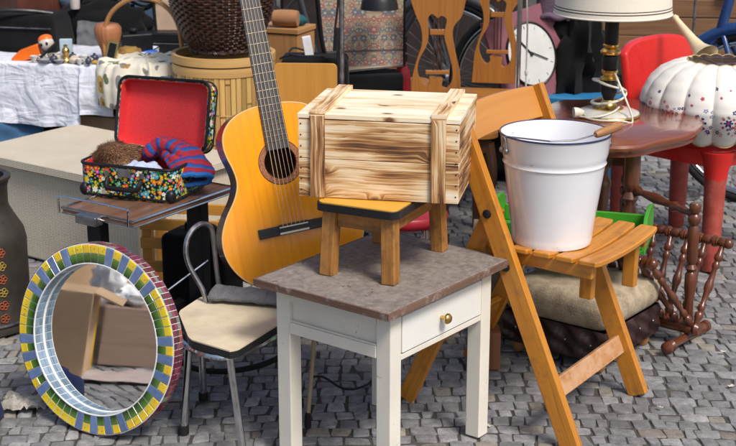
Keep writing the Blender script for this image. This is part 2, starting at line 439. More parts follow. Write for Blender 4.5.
# ------------------------------------------------------------------ wooden footstool on the table
def footstool():
    t = thing('footstool', 'small wooden footstool with yellow top and black edge on the side table', 'stool', (.042, 3.2, .455), R(-26))
    m = wood('stool_wood', (.47, .215, .05), (.2, .08, .017), .5, 1, 1.2, wear=(.14, .06, .025), wear_amt=.42)
    m_y = wood('stool_yellow_top', (.72, .4, .055), (.5, .23, .02), .4, .6, .9, wear=(.4, .2, .06), wear_amt=.25)
    H = .18
    def rr(s): return rrect(.205 + s, .33 + s, .02 + s / 2, 5)
    b = MB(); b.prism(rr(-.006), H - .02, H); b.build('seat', m_y, t, .002)
    b = MB(); b.prism(rr(.004), H - .021, H - .003, holes=[rr(-.005)]); b.build('edge_band', M_blackplastic, t, .002)
    for sx in (-1, 1):
        for sy in (-1, 1):
            b = MB(); b.bar((sx * .08, sy * .142, 0), (sx * .074, sy * .133, H - .021), .034, .034, (1, 0, 0)); b.build('leg', m, t, .003)
        b = MB(); b.box((sx * .074, 0, H - .042), (.014, .235, .04)); b.build('apron', m, t, .002)
    for sy in (-1, 1):
        b = MB(); b.box((0, sy * .133, H - .042), (.115, .014, .04)); b.build('apron', m, t, .002)
footstool()

# ------------------------------------------------------------------ scorched wooden crate
def m_scorched():
    m, nt, b = mat('scorched_pine'); t = tex(nt); uv = t.outputs['UV']
    # knots: scattered points that push the grain aside
    vo = nd(nt, 'TexVoronoi', {'Vector': mapping(nt, uv, (8, 15, 1)), 'Scale': 1., 'Randomness': 1.}, feature='F1', voronoi_dimensions='2D')
    kd = vo.outputs['Distance']
    pick = mth(nt, 'GREATER_THAN', nd(nt, 'SeparateColor', {'Color': vo.outputs['Color']}).outputs[0], .68)
    kn = mth(nt, 'MULTIPLY', ramp(nt, kd, [(0, (1, 1, 1)), (.34, (0, 0, 0))], 'EASE'), pick)
    warp = noi(nt, mapping(nt, uv, (4, 12, 1)), 1, 2)
    y = mth(nt, 'ADD', nd(nt, 'SeparateXYZ', {'Vector': uv}).outputs[1], mth(nt, 'ADD', mth(nt, 'MULTIPLY', warp, .022), mth(nt, 'MULTIPLY', kn, .018)))
    x = nd(nt, 'SeparateXYZ', {'Vector': uv}).outputs[0]
    p = nd(nt, 'CombineXYZ', {'X': mth(nt, 'MULTIPLY', x, 2.2), 'Y': mth(nt, 'MULTIPLY', y, 46.)}).outputs[0]
    g = noi(nt, p, 1, 4, .6)
    p2 = nd(nt, 'CombineXYZ', {'X': mth(nt, 'MULTIPLY', x, 6), 'Y': mth(nt, 'MULTIPLY', y, 240.)}).outputs[0]
    g2 = noi(nt, p2, 1, 3)
    ring = nd(nt, 'TexWave', {'Vector': nd(nt, 'CombineXYZ', {'Y': mth(nt, 'ADD', y, mth(nt, 'MULTIPLY', g, .05))}).outputs[0], 'Scale': 26., 'Distortion': 0.}, bands_direction='Y', wave_profile='SAW').outputs['Fac']
    burn = noi(nt, mapping(nt, uv, (4.5, 15, 1)), 1, 2)
    f = mth(nt, 'ADD', mth(nt, 'ADD', mth(nt, 'MULTIPLY', g, .9), mth(nt, 'MULTIPLY', g2, .3)), mth(nt, 'ADD', mth(nt, 'MULTIPLY', burn, .95), mth(nt, 'MULTIPLY', ring, .16)))
    f = mth(nt, 'SUBTRACT', mth(nt, 'MULTIPLY', f, .5), .1)
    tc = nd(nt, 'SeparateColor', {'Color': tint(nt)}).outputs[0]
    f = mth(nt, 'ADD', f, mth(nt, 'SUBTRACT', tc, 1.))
    f = mth(nt, 'SUBTRACT', f, mth(nt, 'MULTIPLY', kn, .07))
    c = ramp(nt, f, [(.33, (.07, .028, .012)), (.40, (.27, .115, .04)), (.455, (.56, .32, .13)), (.515, (.8, .61, .38)), (.62, (.88, .77, .6))])
    core = mth(nt, 'MULTIPLY', ramp(nt, kd, [(.06, (1, 1, 1)), (.14, (0, 0, 0))]), pick)
    c = mix(nt, core, c, (.17, .07, .03))
    out(nt, b, c, .7); bump(nt, b, f, .25, .002)
    return m
def crate():
    t = thing('wooden_crate', 'scorched pine crate with battens standing on the yellow footstool', 'crate', (.052, 3.25, .635), R(-11.3))
    m = m_scorched(); Wd, D, H = .372, .305, .197; th = .011
    M_nail = metal('nail', (.12, .11, .1), .5)
    rnd = random.Random(5)
    def tn(a, bq): 
        g_ = rnd.uniform(a, bq); return (g_, g_, g_)
    bh = (H - th - .002) / 2
    for sy, nm in ((-1, 'front_panel'), (1, 'back_panel')):
        b = MB()
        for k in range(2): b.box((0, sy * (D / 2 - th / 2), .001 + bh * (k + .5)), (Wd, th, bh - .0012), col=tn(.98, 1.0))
        fp = b.build(nm, m, t, .0012)
        if sy < 0:
            for x in (-.14, .14):
                b = MB(); b.box((x, -D / 2 - .0045, H / 2 + .001), (.034, .009, H - .004), col=tn(.93, .95)); b.build('batten', m, fp, .0012)
            b = MB()
            for x in (-Wd / 2 + .006, Wd / 2 - .006):
                for k in range(7): b.lathe([(.0019, 0), (.0019, .0008), (0, .001)], 8, (x, -D / 2, .018 + k * .026), (0, -1, 0))
            b.build('nail_heads', M_nail, fp)
    for sx in (-1, 1):
        b = MB()
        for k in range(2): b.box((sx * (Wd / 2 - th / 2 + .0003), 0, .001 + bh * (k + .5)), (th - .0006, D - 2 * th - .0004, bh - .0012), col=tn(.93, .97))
        b.build('side_panel', m, t, .0012)
    b = MB(); pd = D / 3
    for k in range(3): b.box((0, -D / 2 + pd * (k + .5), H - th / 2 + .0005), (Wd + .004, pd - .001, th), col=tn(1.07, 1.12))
    lid = b.build('lid', m, t, .0012)
    for x in (-.14, .14):
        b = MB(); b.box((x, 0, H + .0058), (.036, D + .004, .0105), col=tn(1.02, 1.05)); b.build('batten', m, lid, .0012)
    b = MB(); b.box((0, 0, .004), (Wd - .03, D - .03, .006)); b.build('floor_panel', m, t)
crate()

# ------------------------------------------------------------------ classical guitar
def guitar():
    m_top = wood('guitar_spruce_top', (.95, .38, .01), (.8, .25, .004),   .26, 1.3, 1.1, coat=.4, bmp=.03)
    m_side = wood('guitar_rosewood', (.16, .045, .018), (.06, .016, .008), .2, coat=.6)
    m_fb = wood('fretboard_wood', (.075, .07, .075), (.03, .028, .03), .5)
    m_bridge = wood('bridge_wood', (.028, .026, .03), (.012, .012, .014), .35)
    m_ros = paint('rosette', (.5, .2, .09), .4, .6, 260, dirt=(.1, .03, .015), dirt_amt=.5, bmp=0)
    m_bind = paint('binding', (.75, .5, .2), .4, .1)
    t = thing('guitar', 'orange classical guitar with black bridge leaning behind the side table', 'guitar', (-.168, 3.50, .285))
    # local: x right, z up along the guitar, y = back
    lean, tilt, yaw = R(15), R(-6.3), R(18)
    t.rotation_euler = (Matrix.Rotation(yaw, 3, 'Z') @ Matrix.Rotation(-lean, 3, 'X') @ Matrix.Rotation(tilt, 3, 'Y')).to_euler()
    hw = [(0, 0), (.003, .04), (.012, .082), (.03, .124), (.06, .16), (.1, .184), (.14, .193), (.18, .188), (.22, .169), (.26, .141), (.29, .127), (.315, .124), (.345, .129), (.375, .138), (.405, .142), (.435, .136), (.46, .118), (.478, .09), (.488, .055), (.491, .028)]
    half = smoothpts([Vector((b_, a_)) for a_, b_ in hw], 4)
    outl = [(p.x, p.y) for p in half] + [(-p.x, p.y) for p in reversed(half[1:])]
    dep = .092; hc = (0, .338); hr = .0425
    # top: ring between the sound hole and the outline (star shaped from the hole)
    def topfaces(mb, y, r0):
        pts = sorted(outl, key=lambda p: math.atan2(p[1] - hc[1], p[0] - hc[0])); b0 = len(mb.v)
        for p in pts:
            a = math.atan2(p[1] - hc[1], p[0] - hc[0])
            mb.v.append(vec(hc[0] + r0 * math.cos(a), y, hc[1] + r0 * math.sin(a))); mb.v.append(vec(p[0], y, p[1]))
        n = len(pts); uv = lambda i: (mb.v[b0 + i].z, mb.v[b0 + i].x)
        for i in range(n):
            j = (i + 1) % n; q = [2 * i, 2 * i + 1, 2 * j + 1, 2 * j]
            mb.face([b0 + k for k in q], [uv(k) for k in q])
        for i in range(n):           # hole wall
            j = (i + 1) % n; a, c = mb.v[b0 + 2 * i], mb.v[b0 + 2 * j]; k0 = len(mb.v)
            mb.v += [a + vec(0, .003, 0), c + vec(0, .003, 0)]
            mb.face([b0 + 2 * j, b0 + 2 * i, k0, k0 + 1][::-1], None)
    b = MB(); topfaces(b, 0, hr); body = b.build('soundboard', m_top, t, smooth=30)
    b = MB(); n = len(outl)
    for p in outl: b.v.append(vec(p[0], .0005, p[1]))
    for p in outl: b.v.append(vec(p[0] * .995, dep, p[1]))
    L = 0
    for i in range(n):
        j = (i + 1) % n; b.face([j, i, n + i, n + j], [(i * .02, 0), (i * .02, .1), (i * .02 + .02, .1), (i * .02 + .02, 0)])
    b.face([n + i for i in range(n)], [(p[1], p[0]) for p in outl]); b.build('body', m_side, t, smooth=40)
    b = MB(); b.tube([vec(p[0] * .999, .001, p[1]) for p in outl], .0022, 6, True); b.build('binding', m_bind, t)
    b = MB(); b.prism([(hc[0] + .058 * math.cos(a * PI / 30), hc[1] + .058 * math.sin(a * PI / 30)) for a in range(60)], 0, .0007, Matrix(((1, 0, 0, 0), (0, 0, -1, 0), (0, 1, 0, 0), (0, 0, 0, 1))),
                      holes=[[(hc[0] + .0435 * math.cos(a * PI / 30), hc[1] + .0435 * math.sin(a * PI / 30)) for a in range(60)]]); b.build('rosette', m_ros, t)
    b = MB()
    for rr_ in (.0585, .0432): b.tube([vec(hc[0] + rr_ * math.cos(a * PI / 24), -.0006, hc[1] + rr_ * math.sin(a * PI / 24)) for a in range(48)], .0009, 5, True)
    b.build('rosette_ring', M_bridge_dark, t) if False else b.build('rosette_ring', m_bridge, t)
    # neck and fretboard (nut at z = .338 + ... )
    z12 = .49; nut = z12 + .325
    b = MB(); b.prism([(-.031, .372), (.031, .372), (.026, nut), (-.026, nut)], 0, .008, Matrix(((1, 0, 0, 0), (0, 0, -1, 0), (0, 1, 0, 0), (0, 0, 0, 1))), ax=1); fb = b.build('fretboard', m_fb, t, .0008)
    b = MB()
    for k in range(1, 19):
        z = nut - .65 * (1 - 2 ** (-k / 12)); wx = lerp(.026, .031, (nut - z) / (nut - .372))
        b.tube([vec(-wx, -.0088, z), vec(wx, -.0088, z)], .0012, 6)
    b.build('frets', metal('fret_wire', (.7, .62, .4), .25), fb)
    b = MB(); b.grid(lambda u, v: vec(-math.cos(PI * u) * lerp(.03, .026, v), math.sin(PI * u) * .022, lerp(.48, nut + .01, v)), 12, 4, su=.08, sv=.3); b.build('neck', m_side, t)
    b = MB(); b.prism([(-.028, nut), (.028, nut), (.036, nut + .05), (.036, nut + .17), (.012, nut + .19), (-.012, nut + .19), (-.036, nut + .17), (-.036, nut + .05)], -.004, .014, Matrix(((1, 0, 0, 0), (0, 0, 1, 0), (0, 1, 0, 0), (0, 0, 0, 1))), ax=1)
    hd = b.build('headstock', m_side, t, .001)
    b = MB()
    for s in (-1, 1):
        for k in range(3): b.lathe([(.004, 0), (.004, .012), (.009, .014), (.009, .022), (0, .024)], 12, (s * .036, .005, nut + .06 + k * .04), (s, 0, 0))
    b.build('tuning_pegs', M_chrome, hd)
    zb = z12 - .325
    b = MB(); b.box((0, -.005, zb - .004), (.19, .01, .026)); b.box((0, -.0105, zb - .002), (.082, .006, .026)); br = b.build('bridge', m_bridge, t, .002)
    b = MB(); b.box((0, -.0145, zb + .004), (.078, .0045, .003)); b.box((0, -.0138, zb - .012), (.08, .002, .005)); b.build('saddle', paint('bone', (.8, .76, .62), .4), br)
    ms = paint('nylon_string', (.62, .5, .36), .3, .1, bmp=0)
    for k in range(6):
        x0 = -.029 + k * .0116; x1 = -.0215 + k * .0086
        b = MB(); b.tube([vec(x0, -.0155, zb + .004), vec(x1, -.0105, nut)], .0006 if k > 2 else .0008, 5); b.build('string', ms, t)
guitar()

# ------------------------------------------------------------------ small school chair with chrome frame
def school_chair():
    t = thing('school_chair', 'low school chair with worn beige plywood seat and chrome legs', 'chair', (-.33, 3.27, 0))
    m_seat = paint('worn_beige_seat', (.66, .56, .4), .5, .18, 16, dirt=(.5, .38, .23), dirt_amt=.36, bmp=.12)
    h = .28
    pts = [(.016, -.214), (.165, .08), (.05, .21), (-.105, .175), (-.15, .06), (-.1, -.128)]
    poly = []
    for i, p in enumerate(pts):
        p = Vector(p); a = Vector(pts[i - 1]); c = Vector(pts[(i + 1) % len(pts)])
        for k in range(5):
            s = k / 4; poly.append(tuple((p.lerp(a, .09)).lerp(p, s).lerp(p.lerp(c, .09), s)))
    b = MB(); b.prism(poly, h - .004, h); b.build('seat', m_seat, t, .0015)
    b = MB(); b.prism([(x * .998, y * .998) for x, y in poly], h - .022, h - .0045); b.build('seat_edge', M_blackplastic, t, .002)
    b = MB(); b.tube(smoothpts([(-.12, -.08, h - .03), (.0, -.17, h - .03), (.12, .02, h - .03), (.03, .16, h - .03), (-.12, .1, h - .03)], 6, True), .0085, 8, True); b.build('seat_frame', M_chrome, t)
    for p0, p1 in (((.0, -.165, h - .03), (.03, -.2, 0)), ((-.1, .12, h - .03), (-.105, .145, 0)), ((.12, .06, h - .03), (.15, .1, 0)), ((-.11, -.05, h - .03), (-.13, -.06, 0))):
        a, c = Vector(p0), Vector(p1)
        b = MB(); b.tube([a + vec(0, 0, .006), a.lerp(c, .06), a.lerp(c, .2), c + vec(0, 0, .012)], .0095, 12); lg = b.build('leg', M_chrome, t)
        b = MB(); b.tube([c + vec(0, 0, .022), c], .0125, 12); b.build('rubber_foot', M_rubber, lg)
    b = MB(); b.tube(smoothpts([(-.085, .13, h - .02), (-.095, .135, h + .03), (-.13, .14, h + .1), (-.135, .145, h + .15), (-.12, .16, h + .185), (-.095, .185, h + .195), (-.075, .205, h + .175), (-.07, .21, h + .12), (-.065, .21, h + .05), (-.055, .2, h - .02)], 8), .0068, 10)
    b.build('back_frame', M_steel, t)
school_chair()
def blanket():
    m = fabric('grey_wool', (.22, .22, .23), (.1, .1, .105), 260, bmp=.8)
    b = MB()
    def fn(u, v):
        a = 2 * PI * v; x = lerp(-.40, -.19, u); 
        return vec(x + .01 * math.cos(a), 3.40 - (u - .5) * .05 + .042 * math.cos(a) * (1 + .2 * N3(u * 5, v * 3)), .282 + .016 + .0145 * math.sin(a) * (1 + .5 * N3(u * 9, v * 4, 3)) + .004 * N3(u * 14, v * 9, 5))
    b.grid(fn, 40, 20)
    b.face([len(b.v) - 41 * 21 + 41 * j for j in range(20)]); b.face([len(b.v) - 41 * 21 + 41 * j + 40 for j in reversed(range(20))])
    tag(b.build('blanket', m, smooth=60), 'folded grey wool blanket squeezed under the guitar on the school chair', 'blanket')
blanket()
def stick():
    m = wood('worn_stick', (.4, .3, .18), (.16, .09, .05), .6)
    t = thing('walking_stick', 'thin worn stick with black rubber tip propped up under the side table', 'stick', (-.152, 3.245, 0))
    b = MB(); b.tube([(0, 0, .02), (.012, .02, .16), (.026, .038, .36)], .0052, 8); b.build('shaft', m, t)
    b = MB(); b.lathe([(.0085, 0), (.009, .012), (.007, .035), (.0055, .04)], 12); b.build('rubber_tip', M_rubber, t)
stick()
def hoop():
    b = MB(); b.tube([vec(-.37 + .16 * math.cos(a * PI / 24), 3.66 + .11 * math.sin(a * PI / 24), .022 + .03 * (1 + math.sin(a * PI / 24 + .6))) for a in range(48)], .008, 8, True)
    tag(b.build('hoop', M_rubber), 'black rubber hoop lying on the cobbles under the school chair', 'hoop')
    b = MB(); b.tube(smoothpts([(-.15, 3.55, .01), (-.12, 3.5, .03), (-.06, 3.46, .012), (.0, 3.5, .01), (.03, 3.58, .02)], 8), .0035, 6)
    tag(b.build('cable', M_blackplastic), 'thin black cable lying on the cobbles under the side table', 'cable')
hoop()

# ------------------------------------------------------------------ mosaic mirror
def mirror():
    m_tile, nt, bs = mat('glazed_tile'); o = tex(nt).outputs['Object']
    n = noi(nt, o, 70, 5)
    c = mix(nt, 1., tint(nt), ramp(nt, n, [(.3, (.78,) * 3), (.7, (1.1,) * 3)]), 'MULTIPLY'); out(nt, bs, c, .22); bs.inputs['Coat Weight'].default_value = .4
    m_scrib, nt, bs = mat('printed_yellow_tile'); t_ = tex(nt)
    dots = ramp(nt, noi(nt, mapping(nt, t_.outputs['UV'], (1, 1, 1)), 3.2, 3, .6), [(.585, (0, 0, 0)), (.62, (1, 1, 1))])
    e = nd(nt, 'SeparateXYZ', {'Vector': t_.outputs['UV']}).outputs[1]
    frac = mth(nt, 'FRACT', e); band = mth(nt, 'MULTIPLY', mth(nt, 'GREATER_THAN', frac, .3), mth(nt, 'LESS_THAN', frac, .75))
    c = mix(nt, mth(nt, 'MULTIPLY', mth(nt, 'MULTIPLY', dots, band), .75), tint(nt), (.25, .07, .02)); out(nt, bs, c, .25); bs.inputs['Coat Weight'].default_value = .4
    m_grout = paint('white_grout', (.72, .72, .70), .7, .1, 30)
    m_glass, nt, bs = mat('mirror_glass'); bs.inputs['Metallic'].default_value = 1; 
    out(nt, bs, (.82, .84, .84), ramp(nt, noi(nt, tex(nt).outputs['Object'], 12, 5), [(.45, (.025,) * 3), (.75, (.09,) * 3)]))
    t = thing('mosaic_mirror', 'round mirror in a deep mosaic tile frame leaning on the black trolley', 'mirror', (-.695, 3.205, .0))
    # local: disc in the xz plane, facing -y, resting on its lowest point
    az, lean = R(-28), R(9)
    t.rotation_euler = (Matrix.Rotation(az, 3, 'Z') @ Matrix.Rotation(-lean, 3, 'X') @ Matrix.Rotation(R(0), 3, 'Y')).to_euler()
    Ro, Ri, dep, cz = .240, .190, .036, .242
    P = lambda r, a, y: vec(r * math.sin(a), y, cz + r * math.cos(a))
    n = 60
    b = MB(); sec = [(Ro, .001), (Ro, dep), (Ri, dep), (Ri, .001)]
    for k in range(n * 2):
        a = PI * k / n
        for r, y in sec: b.v.append(P(r, a, y))
    for k in range(n * 2):
        k2 = (k + 1) % (n * 2)
        for i in range(4): b.face([4 * k + i, 4 * k2 + i, 4 * k2 + (i + 1) % 4, 4 * k + (i + 1) % 4])
    b.build('frame', m_grout, t, smooth=40)
    def tilemb(mb, p00, p10, p11, p01, nrm, col, uvk=0, mi=0, th=.0022):
        """one tile: corners, lifted by th along nrm"""
        q = [p00, p10, p11, p01]; c = sum(q, Vector()) / 4; b0 = len(mb.v)
        for s, z in ((1, 0), (1, th * .6), (.93, th)):
            for p in q: mb.v.append(c + (p - c) * s + nrm * z)
        cl = col if isinstance(col, list) else [col] * 4
        for l in range(2):
            for i in range(4):
                j = (i + 1) % 4; mb.face([b0 + l * 4 + i, b0 + l * 4 + j, b0 + l * 4 + 4 + j, b0 + l * 4 + 4 + i], None, [cl[i], cl[j], cl[j], cl[i]], mi)
        mb.face([b0 + 8 + i for i in range(4)], [(uvk, 0), (uvk + 1, 0), (uvk + 1, 1), (uvk, 1)], cl, mi)
    b = MB(); seq = 'YYYYYBYBYBYB'; rnd = random.Random(2)
    for k in range(n):
        kind = seq[k % 12]; a0 = 2 * PI * (k - 4.0) / n + .006; a1 = 2 * PI * (k - 3.0) / n - .006
        f = vec(0, -1, 0); g_ = rnd.uniform(.85, 1.15)
        if kind == 'B':
            col = (.115 * g_, .185 * g_, .36 * g_); tilemb(b, P(Ri + .003, a0, 0), P(Ri + .003, a1, 0), P(Ro - .0025, a1, 0), P(Ro - .0025, a0, 0), f, col)
        else:
            rm = lerp(Ri, Ro, .52); gd = (.004, .035 * g_, .012); gl = (.09, .2 * g_, .025); ye = (.82, .56 * g_, .015)
            tilemb(b, P(Ri + .003, a0, 0), P(Ri + .003, a1, 0), P(rm - .001, a1, 0), P(rm - .001, a0, 0), f, [gd, gd, gl, gl])
            tilemb(b, P(rm + .001, a0, 0), P(rm + .001, a1, 0), P(Ro - .0025, a1, 0), P(Ro - .0025, a0, 0), f, [(.6, .46, .04), (.6, .46, .04), ye, ye], k * 3, 1)
    b.build('face_tiles', [m_tile, m_scrib], t, smooth=0)
    b = MB()
    for k in range(96):
        a0 = 2 * PI * k / 96 + .004; a1 = 2 * PI * (k + 1) / 96 - .004
        am = (a0 + a1) / 2; f = vec(math.sin(am), 0, math.cos(am))
        for j in range(3):
            y0 = dep * j / 3 + .001; y1 = dep * (j + 1) / 3 - .001; x = rnd.random()
            col = (.17, .025, .05) if x < .5 else (.26, .08, .11) if x < .72 else (.09, .04, .045) if x < .9 else (.2, .25, .2)
            if 300 < math.degrees(am) % 360 or x > .96: col = (.05, .12, .13) if rnd.random() < .2 else col
            tilemb(b, P(Ro, a0, y0), P(Ro, a1, y0), P(Ro, a1, y1), P(Ro, a0, y1), f, tuple(c_ * rnd.uniform(.75, 1.25) for c_ in col), th=.0018)
    b.build('side_tiles', m_tile, t, smooth=0)
    b = MB()
    for k in range(56):
        a0 = 2 * PI * k / 56 + .005; a1 = 2 * PI * (k + 1) / 56 - .005; am = (a0 + a1) / 2; f = -vec(math.sin(am), 0, math.cos(am))
        for j in range(2):
            y0 = .002 + .0152 * j; y1 = y0 + .014; g_ = rnd.uniform(.75, 1.2)
            tilemb(b, P(Ri, a0, y0), P(Ri, a1, y0), P(Ri, a1, y1), P(Ri, a0, y1), f, (.19 * g_, .27 * g_, .36 * g_), th=.0015)
    b.build('inner_tiles', m_tile, t, smooth=0)
    b = MB(); b.tube([P(Ri - .001, 2 * PI * k / 90, dep - .005) for k in range(90)], .0035, 6, True); b.tube([P(Ri + .001, 2 * PI * k / 90, -.0005) for k in range(90)], .0022, 6, True)
    b.build('grout_bead', m_grout, t)
    b = MB(); b.v = [P(Ri - .0005, 2 * PI * k / 90, dep - .004) for k in range(90)]; b.face(list(range(90))); b.build('mirror_glass', m_glass, t, smooth=0)
    b = MB(); b.v = [P(Ro, 2 * PI * k / 90, dep + .001) for k in range(90)]; b.face(list(reversed(range(90)))); b.build('back_panel', M_dark_wood, t, smooth=0)
mirror()

# ------------------------------------------------------------------ black trolley with folding tray
def trolley():
    t = thing('serving_trolley', 'black serving trolley with wood grain tray top and chrome rails', 'trolley', (-.638, 3.755, 0), R(-33.2))
    m = wood('tray_laminate', (.23, .12, .075), (.1, .048, .03), .3, .6, 1.1)
    # local x: along the short front edge to the right; y: away
    x0, x1, y0, y1 = -.13, .13, -.165, .26; z = .45
    b = MB(); b.box(((x0 + x1) / 2, (y0 + y1) / 2, z - .006), (x1 - x0, y1 - y0, .012)); tray = b.build('tray', m, t, .002)
    b = MB(); r = .0042
    b.tube([(x0, y0, z + .002), (x1, y0, z + .002), (x1, y1, z + .002), (x0, y1, z + .002)], r, 8, True)
    b.tube([(x0, y0, z - .013), (x1, y0, z - .013), (x1, y1, z - .013), (x0, y1, z - .013)], r * .8, 8, True)
    b.tube(smoothpts([(x0 - .006, y0 - .006, z - .012), (x0 - .006, y0 - .006, z + .026), (x0 + .01, y0 - .006, z + .036), (x1 - .03, y0 - .006, z + .036), (x1 - .014, y0 - .006, z + .026), (x1 - .014, y0 - .006, z - .012)], 4), .003, 8)
    b.build('rail', M_chrome, tray)
    b = MB(); b.box((-.02, y0 - .012, z - .012), (.075, .03, .026)); b.build('bracket', M_steel, tray, .003)
    for (px, py, w_) in ((-.035, -.13, .05), (.075, .16, .055)):
        b = MB(); b.box((px, py, (z - .02) / 2 + .01), (w_, .035, z - .04)); b.build('leg', M_black, t, .003)
    for py in (-.13, .16):
        b = MB(); b.box((.02, py, .015), (.3, .03, .026)); b.build('foot', M_black, t, .003)
    b = MB(); b.box((.02, .015, .1), (.03, .255, .05)); b.build('stretcher', M_black, t, .003)
    b = MB(); b.tube([(.09, -.11, .18), (.2, .05, .3)], .004, 8); b.build('stay_rod', M_chrome, t)
trolley()
def black_box():
    t = thing('black_case', 'black instrument case standing behind the school chair beside the trolley', 'case', (-.50, 4.02, 0), R(-25))
    b = MB(); b.box((0, 0, .14), (.22, .13, .28)); b.build('shell', M_blackmat, t, .02, segs=3)
    b = MB(); b.tube(smoothpts([(-.05, 0, .28), (-.045, 0, .305), (.045, 0, .305), (.05, 0, .28)], 5), .006, 8); b.build('handle', M_blackplastic, t)
black_box()

# ------------------------------------------------------------------ flowered suitcase and what lies in it
def flower_layer(nt, vec_, scale, base, pal, size=.42, petals=5, seedloc=(0, 0, 0), center=(.9, .6, .05), keep=0., yband=None):
    """scatter of flat flowers: colours from pal, on base"""
    p = mapping(nt, vec_, (scale, scale, scale), seedloc)
    vo = nd(nt, 'TexVoronoi', {'Vector': p, 'Scale': 1., 'Randomness': .8}, feature='F1', voronoi_dimensions='2D')
    d = vm(nt, 'SUBTRACT', p, vo.outputs['Position']).outputs[0]
    s = nd(nt, 'SeparateXYZ', {'Vector': d}); a = mth(nt, 'ARCTAN2', s.outputs[1], s.outputs[0])
    cs = nd(nt, 'SeparateColor', {'Color': vo.outputs['Color']})
    lob = mth(nt, 'ABSOLUTE', mth(nt, 'COSINE', mth(nt, 'ADD', mth(nt, 'MULTIPLY', a, petals / 2), mth(nt, 'MULTIPLY', cs.outputs[1], 6))))
    rad = mth(nt, 'MULTIPLY', mth(nt, 'ADD', mth(nt, 'MULTIPLY', lob, .45), .55), mth(nt, 'MULTIPLY', mth(nt, 'ADD', cs.outputs[2], .8), size * .6))
    dist = vm(nt, 'LENGTH', vm(nt, 'MULTIPLY', d, (1, 1, 0)).outputs[0]).outputs['Value']
    f = mth(nt, 'LESS_THAN', dist, rad)
    if keep: f = mth(nt, 'MULTIPLY', f, mth(nt, 'GREATER_THAN', cs.outputs[1], keep))
    if yband:
        cy = mth(nt, 'DIVIDE', mth(nt, 'SUBTRACT', nd(nt, 'SeparateXYZ', {'Vector': vo.outputs['Position']}).outputs[1], seedloc[1]), scale)
        f = mth(nt, 'MULTIPLY', f, mth(nt, 'MULTIPLY', mth(nt, 'GREATER_THAN', cy, yband[0]), mth(nt, 'LESS_THAN', cy, yband[1])))
    n = len(pal); col = ramp(nt, cs.outputs[0], [(i / n, c) for i, c in enumerate(pal)], 'CONSTANT')
    col = mix(nt, mth(nt, 'LESS_THAN', dist, mth(nt, 'MULTIPLY', rad, .34)), col, center)
    return mix(nt, f, base, col)
PAL = [(.75, .5, .02), (.75, .04, .03), (.03, .33, .6), (.85, .85, .82), (.03, .28, .05), (.55, .08, .45), (.85, .2, .02), (.1, .5, .55)]
